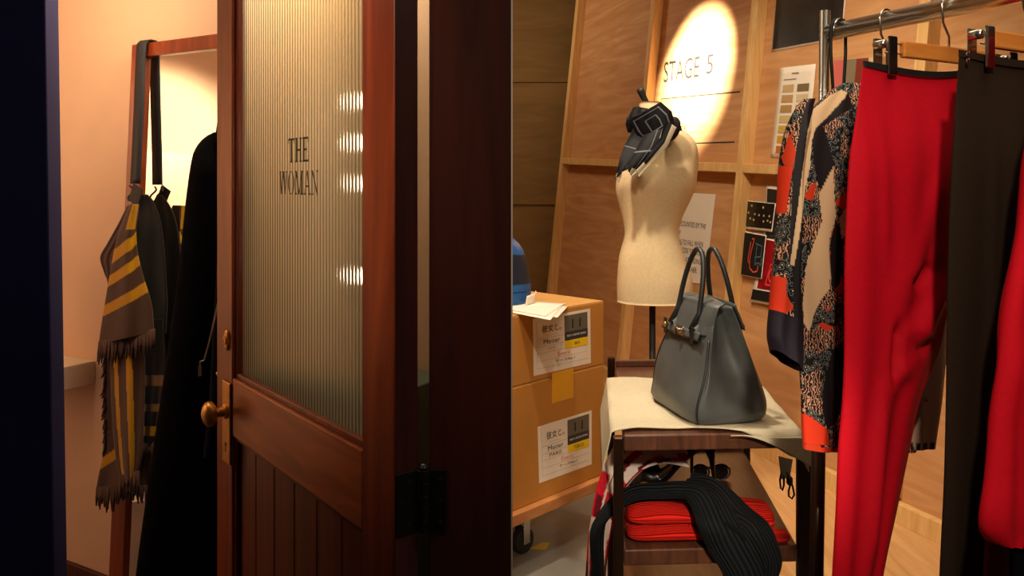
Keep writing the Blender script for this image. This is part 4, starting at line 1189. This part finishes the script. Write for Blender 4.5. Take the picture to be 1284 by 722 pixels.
mb = MB(); mb.tube([R0+RD*.95+UP*.06, R0+RD*.95+UP*(RZ-.019)], .0115, 20); mb.build('upright', M['chrome'], rail, smooth_=True)
for q in (pf_, R0+RD*.95):
    mb = MB(); mb.tube([q+GD*-.22+UP*.045, q+GD*.22+UP*.045], .014, 14); ft = mb.build('foot', M['chrome'], rail, smooth_=True)
    for s_ in (-.2,.2):
        MB().lathe(q+GD*s_+UP*.016-RD*.01, RD, [(0,.011),(.002,.0155),(.018,.0155),(.02,.011)], 16).build('caster_wheel', M['rubber'], ft)
def rail_at(px):
    p = (px-CX)/F; t = (p*R0.y-R0.x)/(RD.x-p*RD.y); return R0+RD*t
# black strap looped over the rail end
sp_ = thing('black_strap_loop', 'black strap looped over the clothes rail next to its end post', 'strap', rail_at(1045)+UP*(RZ-.06))
q = rail_at(1051)
mb = MB()
mb.tube([q+UP*(RZ+.0235*math.sin(a))+GD*(.0235*math.cos(a)) for a in [PI*k/12 for k in range(13)]]+[q-GD*.0235+UP*(RZ-.05), q-GD*.012+UP*(RZ-.18), q+GD*.012+UP*(RZ-.18), q+GD*.0235+UP*(RZ-.05), q+GD*.0235+UP*RZ], .0035, 8, cap=False)
tag_o = mb.build('loop', M['black'], sp_, smooth_=True)
mb = MB(); q2 = rail_at(1055)
mb.tube([q2+UP*(RZ+.024*math.sin(a))+GD*(.024*math.cos(a)) for a in [-.5+(PI+1.0)*k/14 for k in range(15)]], .0022, 8); mb.build('wire_hook', M['steel'], sp_, smooth_=True)

def hook(mb, c, zend, zc=None, lean_=0.0):
    """wire hook over the rail; c = rail point, ends at zend below"""
    rr = .0205+.0022
    ps_ = [c+UP*(RZ+rr*math.sin(a))+GD*(rr*math.cos(a)) for a in [-.55+(PI+.35)*k/16 for k in range(17)]]
    last = c-GD*rr*.78+UP*(RZ-.030)
    ps_ += [last, c+GD*lean_+UP*(RZ-.055), c+GD*lean_+UP*zend]
    mb.tube(ps_, .0022, 8)
def gplane(c, px, py, off=0.0): return hit(px, py, c+GN*off, GN)
def clip(mb_s, mb_d, c, zt, h=.06, w=.018):
    pass

# --- jacket
JC = rail_at(1112)
jh = thing('wooden_coat_hanger', 'curved wooden hanger inside the printed jacket on the clothes rail', 'hanger', JC+UP*(RZ-.1))
def armf(u, v):
    s_ = lerp(-.15,.15,v); a = u*2*PI
    z = RZ-.150-.62*abs(s_)**1.2
    return JC+GD*s_+UP*(z+.014*math.sin(a))+GN*(.005*math.cos(a))
grid('shoulder_bar', armf, 16, 40, M['hanger_wood'], jh, closed=True)
mb = MB(); hook(mb, JC, RZ-.135); mb.build('hook', M['steel'], jh, smooth_=True)
jk = thing('printed_jacket', 'black beige and orange floral print jacket hanging left of the red trousers', 'jacket', JC+UP*1.2)
KB, KBe, KO, PT = rgb(25,20,24), rgb(222,188,148), rgb(226,58,28), (0,0,0,0)
Z1_ = lambda pts: [(980+x/3.01, 100+y/3.01) for x, y in pts]
Z2_ = lambda pts: [(980+x/2.78, 320+y/2.78) for x, y in pts]
regs = [
 (KBe, Z1_([(225,38),(180,62),(120,110),(98,200),(78,350),(62,480),(32,700),(48,700),(72,560),(88,420),(108,330),(115,230),(128,185),(175,140),(240,70),(250,50)])),
 (KBe, Z1_([(196,328),(140,432),(152,530),(112,640),(85,722),(60,722),(90,722),(176,722),(182,600),(206,515),(200,420)])),
 (KBe, Z2_([(92,-2),(165,-2),(171,60),(168,110),(140,150),(118,190),(97,262),(78,232),(74,160),(80,80)])),
 (KBe, Z1_([(250,470),(215,520),(228,600),(262,560)])),
 (KB, Z1_([(252,48),(268,110),(215,140),(158,178),(166,205),(202,322),(146,424),(124,330),(116,222),(130,186),(178,140),(242,72)])),
 (KB, Z1_([(205,525),(185,600),(182,722),(215,722),(240,600)])),
 (KO, Z2_([(75,548),(108,560),(158,592),(168,650),(75,655)])),
 (KB, Z2_([(176,330),(220,300),(220,490),(196,560),(160,600),(140,520),(150,430)])),
 (KB, Z2_([(170,-10),(200,-10),(205,90),(175,120)])),
]
def jcol(px, py):
    for c, poly in regs:
        if inpoly(px, py, poly): return c
    return PT
def jbody_tab(): return [(104,1058,1086),(112,1044,1098),(122,1032,1112),(140,1017,1128),(170,1009,1136),(200,1003,1140),(260,996,1146),(320,990,1148),(400,996,1152),(470,1004,1150),(540,1008,1148),(563,1009,1148)]
def garment(name, tab, c0, off, th, mat, parent, colf=None, nu=110, nv=150, fold=.006, nf=5, yend=None, seed=0, ystart=None, slant=0, back=True):
    y0, y1 = tab[0][0], tab[-1][0]
    def fn(u, v):
        py = lerp(y0, y1, v); l, r = sinterp(tab, py)
        a = u*2*PI; s_ = .5-.5*math.cos(a); px = lerp(l, r, s_)
        base = gplane(c0, px, py+slant*(s_-.5)*(v**3), off)
        t_ = th*min(1, .25+v*6) if v < .5 else th
        d_ = math.sin(a)*t_
        d_ += fold*math.sin(nf*s_*2*PI+seed+1.5*math.sin(v*4+seed))*(.3+.7*v)*abs(math.sin(a))
        d_ += .006*noise.noise(Vector((px*.02, py*.012, seed)))*abs(math.sin(a))
        return base+GN*d_
    cf = None
    if colf:
        def cf(u, v):
            py = lerp(y0, y1, v); l, r = sinterp(tab, py); s_ = .5-.5*math.cos(u*2*PI)
            q = fn(u, v)-EYEV
            return colf(q.x/q.y*F+CX if u < .5 else lerp(l, r, s_), py, u)
    return grid(name, fn, nu, nv, mat, parent, col=cf, closed=True)
garment('jacket_body', jbody_tab(), JC, -.0, .035, M['jacket'], jk, lambda x, y, u: jcol(x, y), fold=.006, nf=5, nu=260, nv=330)
def slcol(px, py, u):
    l, r = sinterp(stab, py); s_ = (px-l)/(r-l)
    if py > 396: return rgb(30,24,38)
    if inpoly(px, py, regs[0][1]): return KBe
    if s_ > .62: return KB if py < 330 or s_ > .8 else PT
    if 208 < py < 268 and s_ < .55 - (py-208)/200: return KO
    if 350 < py < 396 and s_ < .5: return KO
    return PT
stab = [(124,1008,1020),(132,1001,1017),(150,994,1012),(200,986,1004),(260,982,999),(330,976,998),(390,970,1002),(430,967,1003),(452,972,1001)]
garment('sleeve', stab, JC, .045, .026, M['jacket'], jk, slcol, nu=110, nv=260, fold=.003, nf=2, slant=26, seed=2)
def rscol(px, py, u):
    if py > 552 and (px*.7) % 6 < 4: return KB
    if px < 1163 and py < 500: return PT if noise.noise(Vector((px*.05,py*.03,3))) > -.15 else rgb(190,150,126)
    return rgb(186,148,124)
garment('sleeve', [(150,1140,1176),(250,1144,1184),(400,1146,1188),(480,1142,1180),(560,1136,1171)], JC, .02, .022, M['jacket'], jk, rscol, nu=80, nv=160, fold=.003, nf=2, seed=5, slant=-4)

# --- trouser hanger builder
def trouser_hanger(c, label, lpx, rpx_s, zbar, bar_px, group='wooden clip hangers on the clothes rail'):
    """c rail point; bar runs along GD"""
    t = thing('clip_hanger', label, 'hanger', c+UP*zbar, group)
    sl = (gplane(c, lpx, 60)-c).dot(GD); sb = (gplane(c, bar_px, 60)-c).dot(GD); sr = -sl; sbr = -sb
    MB().box(c, GD, GN, UP, (sb,sbr), (-.006,.006), (zbar-.015,zbar+.015)).build('bar', M['hanger_wood'], t, bevel=.003)
    mb = MB(); hook(mb, c, zbar+.015); mb.build('hook', M['steel'], t, smooth_=True)
    mb = MB()
    for s0, s1 in ((sl,sb),(sbr,sr)):
        for dz in (-.009,.009): mb.tube([c+GD*s0+UP*(zbar+dz), c+GD*s1+UP*(zbar+dz)], .0016, 7)
    mb.build('slide_wire', M['steel'], t, smooth_=True)
    for s0 in (sl, sr):
        cl_ = MB().box(c, GD, GN, UP, (s0-.0115,s0+.0115), (.013,.017), (zbar-.052,zbar+.018)).build('clip', M['steel'], t, bevel=.002)
        MB().box(c, GD, GN, UP, (s0-.0095,s0+.0095), (.0171,.0178), (zbar-.049,zbar+.015)).build('clip_face', M['black_gloss'] if 'red' in label else M['steel'], cl_)
        MB().box(c, GD, GN, UP, (s0-.0115,s0+.0115), (-.017,-.013), (zbar-.052,zbar+.018)).build('clip_back', M['steel'], cl_, bevel=.002)
        MB().lathe(c+GD*(s0-.013)+UP*(zbar+.004)-GN*.012, GN, [(0,.006),(.002,.008),(.022,.008),(.024,.006)], 14).build('clip_spring', M['chrome'], cl_, smooth_=True)
    return t
RC = rail_at(1190)
zb1 = gplane(RC,1165,66).z
trouser_hanger(RC, 'wooden clip hanger holding the bright red trousers', 1110, 0, zb1, 1131)
# red trousers
rt_ = thing('red_trousers', 'bright red trousers with black waistband clipped to a wooden hanger', 'trousers', RC+UP*1.2)
waist = [(84,1082,1212),(150,1073,1212),(200,1066,1212),(270,1062,1211),(330,1060,1206),(370,1060,1193),(400,1060,1185),(440,1060,1176),(500,1058,1152),(560,1053,1139),(640,1050,1122),(720,1046,1105),(800,1042,1096)]
def legs(name, tab, c0, off, th, mat, parent, seed, dip=None, creases=(), nu=120, nv=160):
    y0, y1 = tab[0][0], tab[-1][0]
    def fn(u, v):
        py = lerp(y0, y1, v); l, r = sinterp(tab, py); a = u*2*PI; s_ = .5-.5*math.cos(a); px = lerp(l, r, s_)
        base = gplane(c0, px, py+(dip(s_)*(1-v)**8 if dip else 0), off)
        t_ = lerp(.004, th, smooth(v*5)); d_ = math.sin(a)*t_
        k_ = abs(math.sin(a))*smooth(v*4)
        d_ += .004*math.sin(3*s_*2*PI+seed)*k_
        if math.sin(a) > 0:
            for (x0,y0_,x1,y1_,amp,wd) in creases:
                dx, dy = x1-x0, y1_-y0_; L2 = dx*dx+dy*dy; q = max(0, min(1, ((px-x0)*dx+(py-y0_)*dy)/L2))
                dd = math.hypot(px-x0-q*dx, py-y0_-q*dy)/wd
                d_ += amp*math.exp(-dd*dd)*k_*min(1, 4*q+.2, 4*(1-q)+.2)
        return base+GN*d_
    return grid(name, fn, nu, nv, mat, parent, closed=True)
rd_dip = lambda s_: 13*math.sin(s_*PI*.75)-2
legs('trouser_leg', waist, RC, .003, .024, M['red_cloth'], rt_, 0, rd_dip, creases=[(1096,100,1100,340,.006,7),(1078,110,1072,330,.004,8),(1172,200,1120,380,.008,11),(1192,345,1118,425,.014,13),(1150,400,1112,480,.012,12),(1112,400,1106,480,-.014,5),(1160,330,1128,360,-.010,9),(1132,440,1158,420,-.012,9),(1092,480,1078,720,.007,7),(1120,180,1112,330,-.004,12)], nu=200, nv=260)
legs('trouser_leg', [(y, l+4, r-5) for y, l, r in waist], RC, -.040, .014, M['red_cloth'], rt_, 2, lambda s_: 13*math.sin(s_*PI*.75), nu=60, nv=60)
def wbf(u, v):
    a = u*2*PI; s_ = .5-.5*math.cos(a); px = lerp(1082,1212,s_); py = 78+rd_dip(s_)+7.5*v+s_*2
    return gplane(RC, px, py, .003)+GN*(math.sin(a)*.0095)
grid('waistband', wbf, 60, 3, M['black'], rt_, closed=True)
# brown trousers
BCn2 = rail_at(1291)
zb2 = gplane(BCn2, 1262, 52).z
trouser_hanger(BCn2, 'wooden clip hanger with steel clip holding the dark brown trousers', 1230, 0, zb2, 1243)
bt_ = thing('brown_trousers', 'dark brown trousers hanging from a wooden clip hanger at the right', 'trousers', BCn2+UP*1.2)
btab = [(66,1203,1380),(120,1199,1384),(200,1194,1388),(300,1190,1390),(400,1188,1375),(500,1187,1340),(600,1185,1300),(720,1180,1262),(800,1178,1250)]
bdip = lambda s_: 15*math.sin(s_*PI)-3
legs('trouser_leg', btab, BCn2, .002, .022, M['brown_cloth'], bt_, 1, bdip, creases=[(1236,110,1226,700,.006,6),(1202,100,1196,215,.004,5)])
legs('trouser_leg', [(y, l+4, r-4) for y, l, r in btab], BCn2, -.036, .013, M['brown_cloth'], bt_, 3, bdip, nu=60, nv=60)
def wb2(u, v):
    a = u*2*PI; s_ = .5-.5*math.cos(a); px = lerp(1202,1381,s_); py = 62+15*math.sin(s_*PI)+9*v
    return gplane(BCn2, px, py, .002)+GN*(math.sin(a)*.0088)
grid('waistband', wb2, 60, 3, M['brown_cloth'], bt_, closed=True)
mb = MB()
for y in (68, 76): mb.lathe(gplane(BCn2,1213,y,.0125), GN, [(0,.004),(.002,.004),(.003,.002)], 10)
mb.build('hook_fastener', M['steel'], bt_)
# red flared top, dark red trousers and black garment at the frame's edge
TC = rail_at(1291)+RD*.115
rh = thing('clip_hanger', 'wooden hanger nearest the camera holding the red flared jacket', 'hanger', TC+UP*(RZ-.1), 'wooden clip hangers on the clothes rail')
mb = MB(); hook(mb, TC, RZ-.14); mb.build('hook', M['steel'], rh, smooth_=True)
grid('bar', lambda u, v: TC+GD*lerp(-.09,.09,v)+UP*(RZ-.145-.4*abs(lerp(-.09,.09,v))+.008*math.sin(u*2*PI))+GN*.005*math.cos(u*2*PI), 12, 24, M['hanger_wood'], rh, closed=True)
rj = thing('red_jacket', 'bright red flared jacket hanging nearest the camera at the frame edge', 'jacket', TC+UP*1.2)
rjt = [(34,1340,1398),(60,1324,1428),(150,1312,1446),(270,1302,1452),(400,1290,1464),(560,1278,1472),(640,1274,1476)]
garment('jacket_body', rjt, TC, .0, .022, M['red_knit_top'], rj, None, nu=90, nv=80, fold=.004, nf=3, seed=1)
for sg_, stb in ((0,[(64,1318,1340),(110,1306,1336),(180,1296,1326),(270,1284,1316),(370,1266,1304),(500,1249,1294),(600,1239,1288),(650,1233,1284),(672,1236,1280),(680,1244,1270)]),
                 (3,[(64,1418,1436),(110,1424,1450),(180,1434,1462),(270,1444,1474),(400,1452,1490),(560,1462,1504),(660,1468,1508)])):
    garment('sleeve', stb, TC, .012, .022, M['red_knit_top'], rj, None, nu=50, nv=60, fold=.003, nf=2, seed=sg_)
grid('collar', lambda u, v: TC+GD*(.052*math.cos(u*2*PI))+GN*(.030*math.sin(u*2*PI))+UP*(gplane(TC,1368,40).z-.012+.030*v), 30, 3, M['red_knit_top'], rj, closed=True, solid=.003)
dt = thing('maroon_trousers', 'dark red trouser leg below the red flared jacket', 'trousers', TC+UP*.6)
garment('trouser_leg', [(600,1242,1266),(680,1238,1264),(760,1232,1262),(820,1228,1262)], TC, -.06, .010, M['dark_red'], dt, None, nu=40, nv=40, fold=.001, nf=2)
bk = thing('black_trousers', 'black trouser leg hanging beside the maroon one at the right edge', 'trousers', TC+UP*.6)
garment('trouser_leg', [(600,1270,1330),(680,1267,1330),(760,1262,1330),(820,1260,1330)], TC, -.06, .010, M['coat'], bk, None, nu=40, nv=40, fold=.001, nf=2)

# ================================================================= LIGHTS
def spot(name, loc, tgt, power, col, size=60, blend=.5, rad=.05):
    l = bpy.data.lights.new(name, 'SPOT'); l.energy = power; l.color = col; l.spot_size = math.radians(size); l.spot_blend = blend; l.shadow_soft_size = rad
    o = bpy.data.objects.new(name, l); C.objects.link(o); o.location = loc
    o.rotation_euler = (Vector(tgt)-Vector(loc)).to_track_quat('-Z','Y').to_euler(); return o
def point(name, loc, power, col, rad=.05):
    l = bpy.data.lights.new(name, 'POINT'); l.energy = power; l.color = col; l.shadow_soft_size = rad
    o = bpy.data.objects.new(name, l); C.objects.link(o); o.location = loc; return o
def area(name, loc, tgt, power, col, sx, sy):
    l = bpy.data.lights.new(name, 'AREA'); l.energy = power; l.color = col; l.shape = 'RECTANGLE'; l.size = sx; l.size_y = sy
    o = bpy.data.objects.new(name, l); C.objects.link(o); o.location = loc
    o.rotation_euler = (Vector(tgt)-Vector(loc)).to_track_quat('-Z','Y').to_euler(); return o
W1 = (1.0,.69,.43); W2 = (1.0,.79,.54); W3 = (1.0,.84,.62)
area('room_ceiling_light', (-1.75,2.05,2.42), (-1.5,2.2,0), 5, W1, .5, .4)
spot('wall_wash', (-1.25,1.80,2.30), (-1.5,2.8,2.08), 34, W1, 84, 1.0, .1)
spot('mirror_wall_spot', (-2.2,2.35,2.40), (-2.85,2.3,1.35), 170, W3, 92, .9)
for z_, e_ in ((1.66,.22),(1.58,.28),(1.50,.15),(1.32,.22)):
    point('inner_lamp', (-.243,1.60,z_), e_, W3, .012)
point('inner_glow', (-.50,1.95,2.2), 21, (1.0,.9,.66), .15)
spot('door_wash', (-1.3,.7,2.4), D(.56,0,1.66), 84, W1, 42, 1.0, .12)
# right room
g1 = WP(873,90)
spot('stage_spot', g1+WN*1.5+UP*1.1+WU*.5, g1, 4300, W3, 27, 1.0, .02)
spot('key_spot', (-.12,2.34,3.1), (.50,2.9,1.0), 165, W3, 75, .6, .06)
spot('carton_spot', (.04,1.46,2.6), (.35,3.2,.5), 62, W3, 50, .7, .06)
spot('rail_spot', (.15,-.2,2.5), (1.0,1.6,1.25), 102, W3, 42, .6, .04)
spot('shelf_spot', (.30,.15,1.75), (.43,2.1,.66), 120, W3, 19, .7, .05)
spot('wall_spot', (.4,3.0,3.4), WP(980,330), 150, W2, 75, .8, .08)
point('far_fill', (-.4,6.6,3.0), 26, W2, .2)  # unseen light added to brighten the far wall
area('right_fill', (.8,3.2,3.55), (.8,3.6,0), 26, W2, 1.6, 2.0)
area('rail_sheen_fill', (1.0,.9,3.3), (.9,1.5,0), 18, W3, 1.0, 1.0)  # unseen area light added so the chrome rail has a bright reflection

w = bpy.data.worlds.new('world'); bpy.context.scene.world = w; w.use_nodes = True
bg = w.node_tree.nodes['Background']; bg.inputs[0].default_value = (.9,.62,.45,1); bg.inputs[1].default_value = .012
sc = bpy.context.scene
sc.view_settings.view_transform = 'Standard'; sc.view_settings.look = 'None'
sc.view_settings.exposure = 0.0
